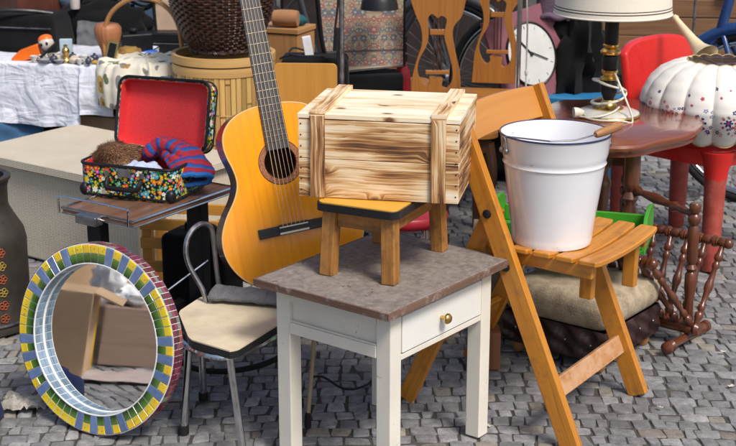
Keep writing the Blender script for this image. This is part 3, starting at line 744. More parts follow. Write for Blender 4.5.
def suitcase():
    m, nt, bs = mat('flowered_cardboard'); uv = tex(nt).outputs['UV']
    base = (.008, .008, .01)
    c = flower_layer(nt, uv, 95, base, [(.04, .25, .05), (.03, .3, .45), (.6, .4, .02), (.02, .2, .06)], .55, 6, (3, 7, 0))
    c = flower_layer(nt, uv, 62, c, PAL, .5, 5, (0, 0, 0))
    c = flower_layer(nt, uv, 34, c, [(.85, .85, .82), (.8, .55, .03), (.75, .06, .05), (.05, .4, .6)], .4, 6, (9, 4, 0), keep=.55)
    out(nt, bs, c, .35)
    m_red, nt, bs = mat('red_lining'); n = noi(nt, tex(nt).outputs['Object'], 300, 3)
    out(nt, bs, ramp(nt, n, [(.3, (.58, .025, .03)), (.7, (.74, .045, .05))]), .7); bump(nt, bs, n, .2)
    t = thing('suitcase', 'small open suitcase with flower print and red lining on the trolley tray', 'suitcase', (-.642, 3.87, .455), R(-20))
    W, D, H = .295, .205, .09; th = .006
    M_y = Matrix.Identity(4)
    b = MB(); b.prism(rrect(W, D, .03, 6), 0, H, holes=[rrect(W - 2 * th, D - 2 * th, .026, 6)]); b.prism(rrect(W - .002, D - .002, .03, 6), -.004, .004)
    # long flat UV around the walls so that the flowers run on
    base_o = b.build('base', m, t)
    b = MB(); b.prism(rrect(W - 2 * th - .001, D - 2 * th - .001, .026, 6), .0045, H - .002, holes=[rrect(W - 2 * th - .006, D - 2 * th - .006, .024, 6)]); b.prism(rrect(W - 2 * th - .002, D - 2 * th - .002, .026, 6), .0042, .007); b.build('base_lining', m_red, base_o)
    b = MB(); b.tube([vec(x, y, H) for x, y in rrect(W, D, .03, 6)], .0045, 8, True); b.tube([vec(x, y, .002) for x, y in rrect(W, D, .03, 6)], .004, 8, True); b.build('piping', M_black, base_o)
    b = MB()
    for sx in (-1, 1):
        for sy in (-1, 1):
            b = MB(); b.blob((sx * (W / 2 - .012), sy * (D / 2 - .011), .014), (.016, .016, .02), 14, 10, 0); b.build('corner_cap', M_black, base_o, smooth=60)
    b = MB(); b.tube(smoothpts([(-.052, -D / 2 - .003, .052), (-.05, -D / 2 - .016, .04), (-.04, -D / 2 - .018, .03), (.04, -D / 2 - .018, .03), (.05, -D / 2 - .016, .04), (.052, -D / 2 - .003, .052)], 5), .0075, 10); b.build('handle', M_black, base_o)
    b = MB(); b.box((0, -D / 2 - .003, H - .018), (.04, .005, .024)); b.build('latch', M_steel, base_o, .0015)
    for sx in (-1, 1):
        b = MB(); b.box((sx * .055, -D / 2 - .003, H - .022), (.014, .005, .016)); b.build('handle_clip', M_steel, base_o, .0015)
    # lid, opened past upright
    ang = R(14)
    Ml = Matrix.Translation((0, D / 2, H)) @ Matrix.Rotation(-ang, 4, 'X') @ Matrix.Rotation(R(90), 4, 'X') @ Matrix.Translation((0, D / 2 + .004, 0))
    lh = .045
    b = MB(); b.prism(rrect(W, D, .03, 6), -lh, 0, Ml, holes=[rrect(W - 2 * th, D - 2 * th, .026, 6)]); b.prism(rrect(W - .002, D - .002, .03, 6), -lh - .003, -lh + .004, Ml); lid = b.build('lid', m, t)
    b = MB(); b.prism(rrect(W - 2 * th - .001, D - 2 * th - .001, .026, 6), -lh + .0045, -.002, Ml, holes=[rrect(W - 2 * th - .006, D - 2 * th - .006, .024, 6)]); b.prism(rrect(W - 2 * th - .002, D - 2 * th - .002, .026, 6), -lh + .0045, -lh + .008, Ml); b.build('lid_lining', m_red, lid)
    b = MB(); b.tube([Ml @ vec(x, y, 0) for x, y in rrect(W, D, .03, 6)], .0045, 8, True); b.tube([Ml @ vec(x, y, -lh) for x, y in rrect(W, D, .03, 6)], .004, 8, True); b.build('piping', M_black, lid)
    b = MB(); b.box(Ml @ vec(0, D / 2 + .002, -.004), (.03, .012, .01)); b.build('latch', M_steel, lid, .001)
    return t
sc_ = suitcase()
def in_suitcase(x, y, z):
    a = R(-20); return vec(-.642 + x * math.cos(a) - y * math.sin(a), 3.87 + x * math.sin(a) + y * math.cos(a), .455 + z)
def fur_hat():
    m = fabric('brown_fur', (.17, .085, .045), (.07, .035, .018), 120)
    mh, nt, bs = mat('fur_hair'); out(nt, bs, mix(nt, 1., (.33, .2, .12), tint(nt), 'MULTIPLY'), .7)
    t = thing('fur_hat', 'brown fur hat lying at the left end of the open suitcase', 'hat', in_suitcase(-.085, .0, .03))
    b = MB(); rx, ry, rz_ = .062, .05, .066
    b.blob((0, 0, .04), (rx, ry, rz_), 28, 18, .45, 1.7, 4.); b.build('crown', m, t, smooth=60)
    rnd = random.Random(1); h = MB()
    for i in range(5200):
        d = Vector((rnd.gauss(0, 1), rnd.gauss(0, 1), rnd.gauss(.25, 1))).normalized()
        k = 1 + .45 * noise.noise(d * 1.7 + Vector((4., 8., 0)))
        p = vec(d.x * rx * k, d.y * ry * k, d.z * rz_ * k + .04); nn = vec(d.x / rx, d.y / ry, d.z / rz_).normalized()
        tip = (nn + vec(.7, -.3, -.55) * .7 + Vector((rnd.uniform(-.4, .4),) * 3)).normalized() * rnd.uniform(.008, .017)
        s = nn.cross(tip).normalized() * .0007 if nn.cross(tip).length > 1e-6 else vec(.0007, 0, 0)
        b0 = len(h.v); h.v += [p - s, p + s, p + tip]; g_ = rnd.uniform(.4, 1.7)
        h.face([b0, b0 + 1, b0 + 2], None, (g_ * 1.05, g_, g_ * .92))
    h.build('fur', mh, t, smooth=0)
fur_hat()
def blue_cloth():
    m = fabric('pale_blue_cloth', (.55, .62, .78), (.42, .48, .66), 300)
    o = in_suitcase(.0, -.02, .03); b = MB()
    b.blob(o, (.085, .055, .05), 40, 24, .35, 3.4, 9.)
    tag(b.build('cloth', m, smooth=60), 'pale blue cloth stuffed between fur hat and striped scarf', 'cloth')
blue_cloth()
def scarf():
    m, nt, bs = mat('striped_knit'); uv = tex(nt).outputs['UV']
    s = nd(nt, 'SeparateXYZ', {'Vector': uv}); st = mth(nt, 'FRACT', mth(nt, 'MULTIPLY', s.outputs[0], 11.))
    wob = noi(nt, uv, 60, 3); st = mth(nt, 'FRACT', mth(nt, 'ADD', mth(nt, 'MULTIPLY', s.outputs[0], 34.), mth(nt, 'MULTIPLY', wob, .25)))
    c = ramp(nt, st, [(0, (.03, .12, .5)), (.3, (.03, .2, .6)), (.36, (.65, .03, .07)), (.82, (.75, .04, .05)), (.9, (.2, .05, .36)), (.97, (.12, .06, .42))])
    k = nd(nt, 'TexWave', {'Vector': mapping(nt, uv, (1, 1, 1)), 'Scale': 130., 'Distortion': 2., 'Detail': 1.}, bands_direction='Y').outputs['Fac']
    k2 = nd(nt, 'TexWave', {'Vector': uv, 'Scale': 190., 'Distortion': 1.}, bands_direction='X').outputs['Fac']
    hh = mth(nt, 'MULTIPLY', k, k2)
    c = mix(nt, 1., c, ramp(nt, hh, [(0, (.72,) * 3), (.6, (1.25,) * 3)]), 'MULTIPLY'); out(nt, bs, c, .95); bump(nt, bs, hh, .9, .004)
    m_rim = fabric('blue_knit_rim', (.03, .17, .5), (.02, .1, .34), 200, bmp=1.)
    t = thing('knitted_scarf', 'red and blue striped knitted hat spilling over the right front of the suitcase', 'knitwear', in_suitcase(.02, .03, .07))
    # a soft tube laid from inside the case over the right front edge, its open end to the right
    path = smoothpts([(-.03, .06, .0), (.0, .055, .03), (.04, .035, .038), (.08, -.0, .026), (.11, -.055, .004), (.118, -.1, -.02)], 6)
    N = len(path) - 1
    def fn(u, v):
        x = v * N; i = min(int(x), N - 1); p = path[i].lerp(path[i + 1], x - i); d, sd, q = frame_of(path[min(i + 1, N)] - path[max(i - 1, 0)], (0, 0, 1))
        a = 2 * PI * u; w_ = lerp(.03, .054, min(1, v * 1.6)) * (1 + .1 * N3(u * 4 * 1, v * 4, 8)); hgt = lerp(.02, .03, min(1, v * 1.5))
        if v > .7: hgt = lerp(.03, .02, (v - .7) / .3)
        r = 1 + .3 * noise.noise(vec(math.cos(a) * 1.8, math.sin(a) * 1.8, v * 7)) + .12 * noise.noise(vec(math.cos(a) * 4, math.sin(a) * 4, v * 16))
        if v < .03: w_ *= .3; hgt *= .3
        return p + q * (math.cos(a) * w_ * r) + sd * (math.sin(a) * hgt * r)
    b = MB(); b.grid(fn, 44, 40, True, su=.3, sv=.3)
    # swap UV so that stripes go round along the length
    b.uv = [[(v_, u_) for u_, v_ in f] for f in b.uv]
    body = b.build('knit', m, t, smooth=70, solid=.004)
    b = MB(); b.tube([fn(k / 40, 1.) for k in range(40)], .0075, 8, True); b.build('rim', m_rim, t)
    # the turned-up fold in the middle
    b = MB(); pth = smoothpts([(-.02, .0, .03), (.02, -.012, .058), (.06, -.03, .05), (.09, -.06, .02)], 6)
    b.tube(pth, [.016 + .004 * math.sin(i) for i in range(len(pth))], 12, flat=.6); b.uv = [[(u_, v_) for u_, v_ in f] for f in b.uv]; b.build('fold', m, t, smooth=60)
scarf()

# ------------------------------------------------------------------ folding wooden chair
def folding_chair():
    t = thing('folding_chair', 'orange varnished folding wooden chair with slatted seat carrying the bucket', 'chair', (.61, 3.288, 0), R(-34.2))
    m = M_orange_wood
    m_burl = wood('backrest_veneer', (.62, .27, .055), (.42, .16, .025), .35, .35, .7, coat=.3)
    for s in (-1, 1):
        b = MB(); b.bar((.0, s * .2, -.0), (-.345, s * .2, .80), .052, .024, (1, 0, 0)); b.build('long_leg', m, t, .003)
        b = MB(); b.bar((-.5, s * .168, 0), (-.245, s * .168, .57), .046, .022, (1, 0, 0)); b.build('rear_leg', m, t, .003)
        b = MB(); b.lathe([(.011, 0), (.011, .004), (.006, .007), (0, .007)], 12, (-.245, s * .212, .56), (0, s, 0)); b.lathe([(.011, 0), (.011, .004), (.006, .007), (0, .007)], 12, (-.19, s * .212, .435), (0, s, 0)); b.build('bolt', M_black, t)
        b = MB(); b.bar((-.27, s * .155, .452), (.015, s * .155, .444), .036, .02, (0, 0, 1)); b.build('seat_rail', m, t, .004)
        b = MB(); b.bar((-.012 if s > 0 else -.06, .128 if s > 0 else -.02, .44), (-.014 if s > 0 else -.062, .128 if s > 0 else -.02, .325), .034, .024, (1, 0, 0)); b.build('seat_strut', m, t, .003)
    b = MB(); b.bar((-.058, -.188, .135), (-.058, .188, .135), .05, .016, (-.345, 0, .8)); b.build('front_stretcher', wood('worn_stretcher', (.5, .25, .1), (.33, .13, .035), .5, wear=(.55, .33, .2), wear_amt=.5), t, .003)
    b = MB(); b.bar((-.41, -.157, .19), (-.41, .157, .19), .045, .016, (.25, 0, .57)); b.build('rear_stretcher', m, t, .003)
    for k in range(5):
        x = -.235 + k * .061; b = MB(); w_ = .053
        def fn(u, v, x=x, w_=w_, sgn=1):
            y = lerp(-.18, .18, v); sag = -.012 * (1 - (y / .18) ** 2)
            wx = w_ / 2
            return vec(x + (u - .5) * w_, y, .479 + sag)
        poly = []
        b0 = MB()
        def sect(v):
            y = lerp(-.182, .182, v); z = .478 - .011 * (1 - (y / .182) ** 2); cr = .5 * w_ * (1 if .02 < v < .98 else .86)
            return [vec(x - cr, y, z - .014), vec(x + cr, y, z - .014), vec(x + cr, y, z), vec(x - cr, y, z)]
        n = 16; ou = random.random() * 8
        for i in range(n + 1): b.v += sect(i / n)
        for i in range(n):
            for q in range(4):
                q2 = (q + 1) % 4; y0_, y1_ = i / n * .36, (i + 1) / n * .36
                b.face([4 * i + q, 4 * i + q2, 4 * i + 4 + q2, 4 * i + 4 + q][::-1], [(ou + y0_, q * .05), (ou + y0_, q * .05 + .05), (ou + y1_, q * .05 + .05), (ou + y1_, q * .05)][::-1])
        b.face([0, 1, 2, 3]); b.face([4 * n + 3, 4 * n + 2, 4 * n + 1, 4 * n])
        sl = b.build('seat_slat', m, t, .004, smooth=30)
        b = MB()
        for s in (-1, 1):
            for dx in (-.009, .009): b.lathe([(.003, 0), (.003, .0009), (0, .0012)], 8, (x + dx, s * .157, .4735))
        b.build('screw_heads', M_steel, sl)
    # curved backrest board between the long legs
    bk = MB(); n = 14
    for i in range(n + 1):
        y = lerp(-.187, .187, i / n); off = -.018 * (1 - (y / .187) ** 2)
        for z, dx in ((.722, 0), (.722, .011), (.80, .011), (.80, 0)):
            bk.v.append(vec(-.345 * z / .8 + off + dx - .004, y, z + (.004 * (1 - (y / .187) ** 2) if z > .75 else 0)))
    for i in range(n):
        for q in range(4):
            q2 = (q + 1) % 4; bk.face([4 * i + q, 4 * i + q2, 4 * i + 4 + q2, 4 * i + 4 + q][::-1], [(i * .027, q * .09), (i * .027, q * .09 + .09), (i * .027 + .027, q * .09 + .09), (i * .027 + .027, q * .09)][::-1])
    bk.face([0, 1, 2, 3]); bk.face([4 * n + 3, 4 * n + 2, 4 * n + 1, 4 * n]); bk.build('backrest', m_burl, t, .003, smooth=30)
folding_chair()

# ------------------------------------------------------------------ enamel bucket
def bucket():
    m, nt, bs = mat('white_enamel'); o = tex(nt).outputs['Object']
    c = ramp(nt, noi(nt, o, 7, 4), [(.3, (.74, .745, .78)), (.7, (.82, .82, .84))])
    c = mix(nt, ramp(nt, noi(nt, o, 34, 8, .75), [(.665, (0, 0, 0)), (.69, (1, 1, 1))]), c, (.4, .33, .27)); out(nt, bs, c, .16); bs.inputs['Coat Weight'].default_value = .5; bs.inputs['Coat Roughness'].default_value = .06
    bump(nt, bs, noi(nt, o, 18, 2), .04, .004)
    m_rim = paint('navy_enamel_rim', (.02, .03, .1), .25, .2)
    t = thing('bucket', 'white enamel bucket with dark blue rim and wood grip on the folding chair', 'bucket', (.455, 3.318, .4715))
    H = .277; r0, r1 = .096, .134
    prof = [(0, .006), (r0 - .01, .006), (r0 - .004, 0), (r0 + .0005, .002), (r0 + .0035, .014), (r0 + .0032, .019), (lerp(r0, r1, .1) + .0005, .028)]
    for z in (.06, .1, .14, .17): prof.append((lerp(r0, r1, z / H), z))
    zb = .205; rb = lerp(r0, r1, zb / H)
    prof += [(lerp(r0, r1, .195 / H), .195), (rb - .0005, .2), (rb + .0025, .2045), (rb + .0008, .209), (rb + .0008, .214), (rb + .002, .218), (lerp(r0, r1, .23 / H) + .002, .23), (r1, H - .004), (r1 + .002, H), (r1 - .002, H + .0005), (r1 - .004, H - .006)]
    for z in (.2, .1, .03): prof.append((lerp(r0, r1, z / H) - .004, z))
    prof += [(r0 - .012, .01), (0, .01)]
    b = MB(); b.lathe(prof, 72, caps=False); b.build('body', m, t, smooth=40)
    b = MB(); b.tube([vec((r1 + .0005) * math.cos(a * PI / 36), (r1 + .0005) * math.sin(a * PI / 36), H) for a in range(72)], .0024, 8, True); b.build('rim', m_rim, t)
    ears = []
    for a in (R(200), R(14)):
        d = vec(math.cos(a), math.sin(a), 0); q = vec(-d.y, d.x, 0); p = d * (r1 + .003) + vec(0, 0, H - .016); ears.append(p + d * .005 + vec(0, 0, .012))
        b = MB(); b.tube(smoothpts([p + q * -.014 + vec(0, 0, -.022), p + q * -.006 + vec(0, 0, .008), p + d * .004 + vec(0, 0, .014), p + q * .006 + vec(0, 0, .008), p + q * .014 + vec(0, 0, -.022)], 5), .0028, 8)
        b.blob(p + q * -.013 + vec(0, 0, -.02), (.006, .006, .008), 8, 6, 0); b.blob(p + q * .013 + vec(0, 0, -.02), (.006, .006, .008), 8, 6, 0); b.build('ear', M_steel, t, smooth=60)
    A, B = ears; g0 = vec(.082, -.088, H + .012); g1 = vec(.152, -.03, H + .022)
    b = MB(); b.tube([A, A + vec(.006, -.004, .004), vec(-.03, -.13, H + .006), vec(.03, -.126, H + .008), g0, g1, B + vec(.012, -.01, .01), B], .0021, 8); hn = b.build('handle', M_steel, t)
    b = MB(); b.turned(g0, g1, [(0, .006), (.05, .009), (.3, .0105), (.7, .0105), (.95, .009), (1, .006)]); b.build('grip', wood('grip_wood', (.42, .2, .07), (.22, .09, .03), .5), hn)
bucket()

# ------------------------------------------------------------------ upholstered stool under the chair
def pouffe():
    t = thing('upholstered_stool', 'low stool with beige plush seat and dark tufted sides under folding chair', 'stool', (.618, 3.80, 0), R(52))
    m_pl = fabric('beige_plush', (.44, .36, .25), (.25, .19, .125), 240, bmp=.6, nscale=30)
    m_le = paint('dark_leather', (.035, .016, .014), .4, .4, 12, bmp=.25)
    # local x along the right hand side, y along the left
    S = .322
    b = MB(); nz = 10
    def wall(u, v):
        a = u * 4; side = int(a) % 4; s = (a - int(a)) * 2 - 1
        q = [vec(s, -1, 0), vec(1, s, 0), vec(-s, 1, 0), vec(-1, -s, 0)][side]
        p = vec(*[math.copysign(abs(c_) ** 1.0, c_) for c_ in q]) * (S / 2)
        z = lerp(.035, .125, v)
        tuft = .013 * math.sin(s * PI * 4 + (v * 2) * PI) * math.sin(v * PI * 2) + .006 * math.sin(v * PI)
        n = [vec(0, -1, 0), vec(1, 0, 0), vec(0, 1, 0), vec(-1, 0, 0)][side]
        return p + n * tuft + vec(0, 0, z)
    b.grid(wall, 96, 12, True, su=1.2, sv=.1); b.box((0, 0, .04), (S - .01, S - .01, .01)); b.build('tufted_base', m_le, t, smooth=60)
    b = MB()
    for side in range(4):
        for k in range(4):
            s = -.75 + k * .5; n = [vec(0, -1, 0), vec(1, 0, 0), vec(0, 1, 0), vec(-1, 0, 0)][side]; tt = vec(-n.y, n.x, 0)
            b.blob(n * (S / 2 + .004) + tt * (s * S / 2) + vec(0, 0, .082), (.0035, .0035, .0035), 8, 6, 0)
    b.build('buttons', M_steel, t, smooth=60)
    b = MB()
    def cush(u, v):
        a = 2 * PI * u; ca, sa = math.cos(a), math.sin(a); e = .2
        cx = math.copysign(abs(ca) ** e, ca); cy = math.copysign(abs(sa) ** e, sa)
        bb = PI * (v - .5); rr = max(0, math.cos(bb)) ** .22; z = math.sin(bb)
        n_ = N3(cx * rr * 3, cy * rr * 3, z * 2) * .008
        return vec(cx * rr * S * .535, cy * rr * S * .535, (.166 + z * .05) + (n_ if z > 0 else 0) + .012 * (1 - min(1, rr)) * (1 if z > 0 else 0))
    b.grid(cush, 72, 24, True, su=1., sv=.4); b.build('seat', m_pl, t, smooth=60)
    for sx in (-1, 1):
        for sy in (-1, 1):
            b = MB(); b.lathe([(.014, 0), (.02, .012), (.02, .028), (.015, .036)], 14, (sx * .13, sy * .13, 0)); b.build('foot', wood('foot_wood', (.4, .2, .06), (.2, .09, .03)), t, smooth=50)
pouffe()

# ------------------------------------------------------------------ magazine rack of turned spindles
def bead(n, r0, r1, ends=None):
    p = []; 
    for i in range(n * 8 + 1):
        x = i / (n * 8); p.append((x, r0 + (r1 - r0) * abs(math.sin(PI * n * x)) ** .55))
    return [(0, r0 * .9)] + p + [(1, r0 * .9)]
SPIN = [(0, .007), (.1, .0085), (.13, .0125), (.18, .0125), (.2, .007), (.23, .011), (.27, .011), (.29, .007), (.42, .0095), (.46, .013), (.52, .013), (.56, .0095), (.69, .007), (.71, .011), (.75, .011), (.78, .007), (.8, .0125), (.85, .0125), (.88, .0085), (1, .007)]
def rack():
    m = wood('turned_walnut', (.15, .042, .015), (.04, .011, .005), .28, coat=.3)
    t = thing('magazine_rack', 'brown turned wood magazine rack with beaded spindles on the cobbles', 'rack', (.865, 3.88, 0), R(-40))
    # local x along the rails (right and towards the viewer), y away to the right
    D0, D1 = vec(-.09, 0, .05), vec(.125, 0, .05)
    b = MB(); b.turned(D0, D1, [(0, .012), (.04, .021), (.1, .015), (.15, .019), (.85, .019), (.9, .015), (.95, .022), (1, .016)]); b.build('lower_rail', m, t, smooth=50)
    for s, y, z, x0, x1 in ((1, .125, .285, -.12, .135), (-1, -.13, .265, -.13, .03)):
        p0, p1 = vec(x0, y, z), vec(x1, y, z)
        b = MB(); b.turned(p0, p1, [(0, .01)] + [(k / 5 + t_ / 5, r_) for k in range(5) for t_, r_ in ((.04, .011), (.1, .0175), (.24, .0175), (.3, .0105), (.36, .015), (.42, .0105), (.5, .0145), (.86, .0145), (.96, .0105))] + [(1, .011)], 14); b.blob(p1, (.016, .016, .016), 12, 8, 0); b.build('upper_rail', m, t, smooth=60)
        for k in range(5):
            f = .06 + k * .22; a = p0.lerp(p1, min(f, .96)); c = D0.lerp(D1, .06 + k * .215)
            b = MB(); b.turned(c, a, SPIN, 12); b.build('spindle', m, t, smooth=60)
    b = MB(); b.turned((.075, .02, .03), (.075, .02, .42), [(0, .012), (.05, .016), (.25, .013), (.35, .017), (.45, .017), (.47, .011), (.5, .018), (.53, .011), (.56, .016), (.8, .017), (.83, .011), (.86, .019), (.9, .019), (.92, .011), (.94, .017), (.985, .017), (1, .013)], 16); b.build('post', m, t, smooth=50)
    b = MB(); b.turned((-.235, .17, .03), (-.235, .17, .42), [(0, .012), (.05, .016), (.25, .013), (.35, .017), (.45, .017), (.47, .011), (.5, .018), (.53, .011), (.56, .016), (.8, .017), (.83, .011), (.86, .019), (.9, .019), (.92, .011), (.94, .017), (.985, .017), (1, .013)], 16); b.build('post', m, t, smooth=50)
    b = MB(); b.turned((-.235, .17, .385), (.075, .02, .385), [(0, .01), (.1, .013), (.14, .009), (.18, .016), (.24, .009), (.3, .011), (.45, .016), (.6, .011), (.66, .009), (.72, .016), (.78, .009), (.84, .013), (.9, .01), (1, .01)], 14); b.build('handle', m, t, smooth=50)
    for x in (-.09, .085):
        b = MB(); b.turned((x, -.13, .02), (x, .13, .02), [(0, .008), (.03, .018), (.08, .018), (.1, .01), (.14, .018), (.2, .012), (.8, .012), (.86, .018), (.9, .01), (.92, .018), (.97, .018), (1, .008)]); b.build('foot', m, t, smooth=50)
rack()

# ------------------------------------------------------------------ green wooden tray
def small_box():
    b = MB(); b.box((.325, 3.655, .055), (.085, .07, .11)); tag(b.build('small_crate', wood('small_crate_wood', (.3, .12, .05), (.14, .05, .02)), bevel=.003), 'small brown wooden box between side table and upholstered stool', 'box')
    b = MB(); b.box((.315, 3.65, .132), (.03, .03, .042)); b.lathe([(.017, 0), (.02, .008), (.012, .02), (0, .024)], 14, (.315, 3.65, .153)); tag(b.build('toy_figure', paint('yellow_toy', (.75, .35, .02), .4), bevel=.003), 'small yellow toy figure standing on the small brown box', 'toy')
small_box()
def green_tray():
    m = paint('green_paint', (.055, .3, .02), .42, .18, 12, dirt=(.04, .22, .02), dirt_amt=.3, bmp=.15)
    t = thing('green_tray', 'bright green wooden tray with raised ends behind the white bucket', 'tray', (.575, 3.80, .33), R(-17))
    L, D = .44, .2
    b = MB(); b.box((0, 0, .006), (L, D, .012)); b.build('tray_floor', m, t, .002)
    for s in (-1, 1):
        b = MB(); b.box((0, s * (D / 2 - .006), .036), (L - .024, .012, .046)); b.build('side_board', m, t, .002)
        b = MB(); Me = Matrix(((0, 0, 1, s * (L / 2 - .006)), (1, 0, 0, 0), (0, 1, 0, 0), (0, 0, 0, 1)))
        b.prism([(-D / 2, .0), (D / 2, .0), (D / 2, .072), (D / 2 - .025, .098), (.03, .108), (-.03, .108), (-D / 2 + .025, .098), (-D / 2, .072)], -.006, .006, Me); b.build('end_board', m, t, .003)
    b = MB(); b.box((0, 0, .03), (.01, D - .026, .035)); b.build('divider', m, t, .002)
green_tray()
def hidden_crate():
    m = wood('weathered_plank', (.26, .17, .1), (.12, .07, .04), .7)
    t = thing('fruit_crate', 'weathered slatted crate under the green tray behind the folding chair', 'crate', (.37, 3.935, 0), R(-6))
    for s in (-1, 1):
        for k in range(3):
            b = MB(); b.box((0, s * .06, .055 + k * .105), (.124, .012, .085)); b.build('slat', m, t, .002)
        b = MB(); b.box((s * .054, 0, .165), (.014, .106, .33)); b.build('end_board', m, t, .002)
hidden_crate()

# ================================================================== LEFT SIDE
def chest():
    m, nt, bs = mat('woven_cane'); t_ = tex(nt); uv = t_.outputs['UV']
    wv = nd(nt, 'TexWave', {'Vector': mapping(nt, uv, (1, 1, 1)), 'Scale': 22., 'Distortion': 1.2, 'Detail': 1., 'Detail Scale': 6.}, bands_direction='X', wave_profile='SAW').outputs['Fac']
    w2 = nd(nt, 'TexWave', {'Vector': uv, 'Scale': 60., 'Distortion': .8}, bands_direction='Y').outputs['Fac']
    n = noi(nt, uv, 9, 5); n2 = noi(nt, uv, 160, 4)
    hgt = mth(nt, 'ADD', mth(nt, 'MULTIPLY', wv, .5), mth(nt, 'MULTIPLY', w2, .5))
    c = ramp(nt, mth(nt, 'ADD', mth(nt, 'MULTIPLY', hgt, .4), mth(nt, 'ADD', mth(nt, 'MULTIPLY', n, .4), mth(nt, 'MULTIPLY', n2, .2))), [(.22, (.46, .385, .28)), (.5, (.59, .515, .4)), (.75, (.67, .6, .48))])
    out(nt, bs, c, .75); bump(nt, bs, hgt, .5, .004)
    # lid corners: FR (-.732,4.284) FL (-1.41,4.777) ... a real rectangle
    ang = math.atan2(4.284 - 4.777, -.732 + 1.412)
    W, D = .84, .52
    t = thing('linen_chest', 'large beige woven cane chest with flat lid behind the trolley', 'chest', (-.732, 4.284, 0), ang)
    b = MB(); b.box((-W / 2 - .01, D / 2 + .01, .165), (W - .03, D - .03, .33)); b.build('body', m, t, .01)
    b = MB(); b.prism([(x - W / 2, y + D / 2) for x, y in rrect(W, D, .03, 5)], .325, .352); b.build('lid', m, t, .009, segs=3)
chest()
def milk_can():
    m = paint('dark_can_paint', (.04, .034, .028), .5, .35, 10, dirt=(.02, .018, .016), dirt_amt=.35, bmp=.2)
    t = thing('milk_can', 'dark painted milk can with a row of flowers at the left edge', 'can', (-1.15, 3.98, 0)); t.scale = (1, 1, .96)
    b = MB(); b.lathe([(.11, 0), (.132, .004), (.134, .02), (.13, .03), (.131, .24), (.132, .28), (.125, .315), (.1, .36), (.088, .385), (.085, .4), (.086, .45), (.092, .47), (.098, .478), (.098, .486), (.09, .49), (.078, .486), (.076, .4), (0, .38)], 48); b.build('body', m, t, smooth=45)
    b = MB(); b.tube([vec(.134 * math.cos(a * PI / 24), .134 * math.sin(a * PI / 24), .035) for a in range(48)], .004, 6, True); b.build('band', M_steel, t)
    cols = [(.42, .08, .02), (.4, .27, .03), (.4, .08, .02), (.38, .26, .04), (.42, .07, .02), (.32, .06, .02)]
    for k in range(6):
        a0 = R(-52); z = .27 - k * .042
        b = MB()
        for pt in range(5):
            for i in (0,):
                ang = 2 * PI * pt / 5; pts = []
                for q in range(9):
                    th = 2 * PI * q / 8; du = .0085 * math.cos(ang) + .006 * math.cos(th); dz = .0085 * math.sin(ang) + .006 * math.sin(th)
                    rr_ = .1325; pts.append(vec(rr_ * math.cos(a0 + du / .131), rr_ * math.sin(a0 + du / .131), z + dz))
                b.tube(pts[:8], .0016, 4, True, col=cols[k])
        b.build('painted_flower', M_flower, t)
M_flower = paint('flower_paint', (1, 1, 1), .55, .2, bmp=0)
milk_can()
def litter():
    m = fabric('dirty_paper', (.45, .42, .38), (.25, .23, .2), 80)
    b = MB()
    def fn(u, v): 
        x, y = u - .5, v - .5
        return vec(-.895 + x * .12 + .02 * N3(u * 4, v * 4, 1), 3.37 + y * .09 + .02 * N3(u * 4, v * 4, 8), .012 + .03 * abs(N3(u * 6, v * 6, 3)) + .02 * max(0, .25 - x * x - y * y))
    b.grid(fn, 24, 24); tag(b.build('crumpled_paper', m, smooth=25), 'crumpled dirty paper napkin on the cobbles left of the mirror', 'litter')
    m2 = fabric('navy_cloth', (.012, .02, .07), (.008, .012, .04), 300)
    b = MB(); b.blob((-.985, 3.24, .045), (.06, .09, .06), 24, 14, .25, 2.5, 3, flatz=-.043)
    tag(b.build('navy_bag', m2, smooth=60), 'navy blue cloth bag on the ground at the left picture edge', 'bag')
litter()
def scraps():
    m = paint('paper_scrap', (.55, .5, .42), .8, .2); rnd = random.Random(4)
    for x, y in ((.52, 3.2), (.76, 3.36), (.98, 3.5), (.3, 3.25), (.66, 3.12), (1.02, 3.75), (-.2, 3.2)):
        b = MB(); a = rnd.random() * 6; s_ = rnd.uniform(.007, .013)
        b.grid(lambda u, v: vec(x + s_ * ((u - .5) * 2 * math.cos(a) - (v - .5) * math.sin(a)), y + s_ * ((u - .5) * 2 * math.sin(a) + (v - .5) * math.cos(a)), .004 + .006 * abs(N3(u * 3 + x * 9, v * 3, a))), 6, 5)
        tag(b.build('paper_scrap', m, smooth=30, solid=.0008), 'tiny pale paper scrap lying loose on the cobbles around the table and folding chair', 'litter', 'paper scraps on the cobbles')
scraps()
def yellow_stool():
    m = wood('yellow_slat_wood', (.62, .3, .05), (.4, .17, .025), .45)
    t = thing('slatted_crate', 'orange slatted wooden crate on the ground behind the trolley', 'crate', (-.555, 4.20, 0), R(-8))
    for sx in (-1, 1):
        for sy in (-1, 1):
            b = MB(); b.box((sx * .118, sy * .07, .145), (.03, .03, .29)); b.build('post', m, t, .002)
    for sy in (-1, 1):
        for z in (.06, .14, .215, .275):
            b = MB(); b.box((0, sy * .0915, z), (.27, .012, .035)); b.build('slat', m, t, .002)
    b = MB(); b.box((0, 0, .035), (.2, .16, .012)); b.build('crate_floor', m, t, .002)
yellow_stool()

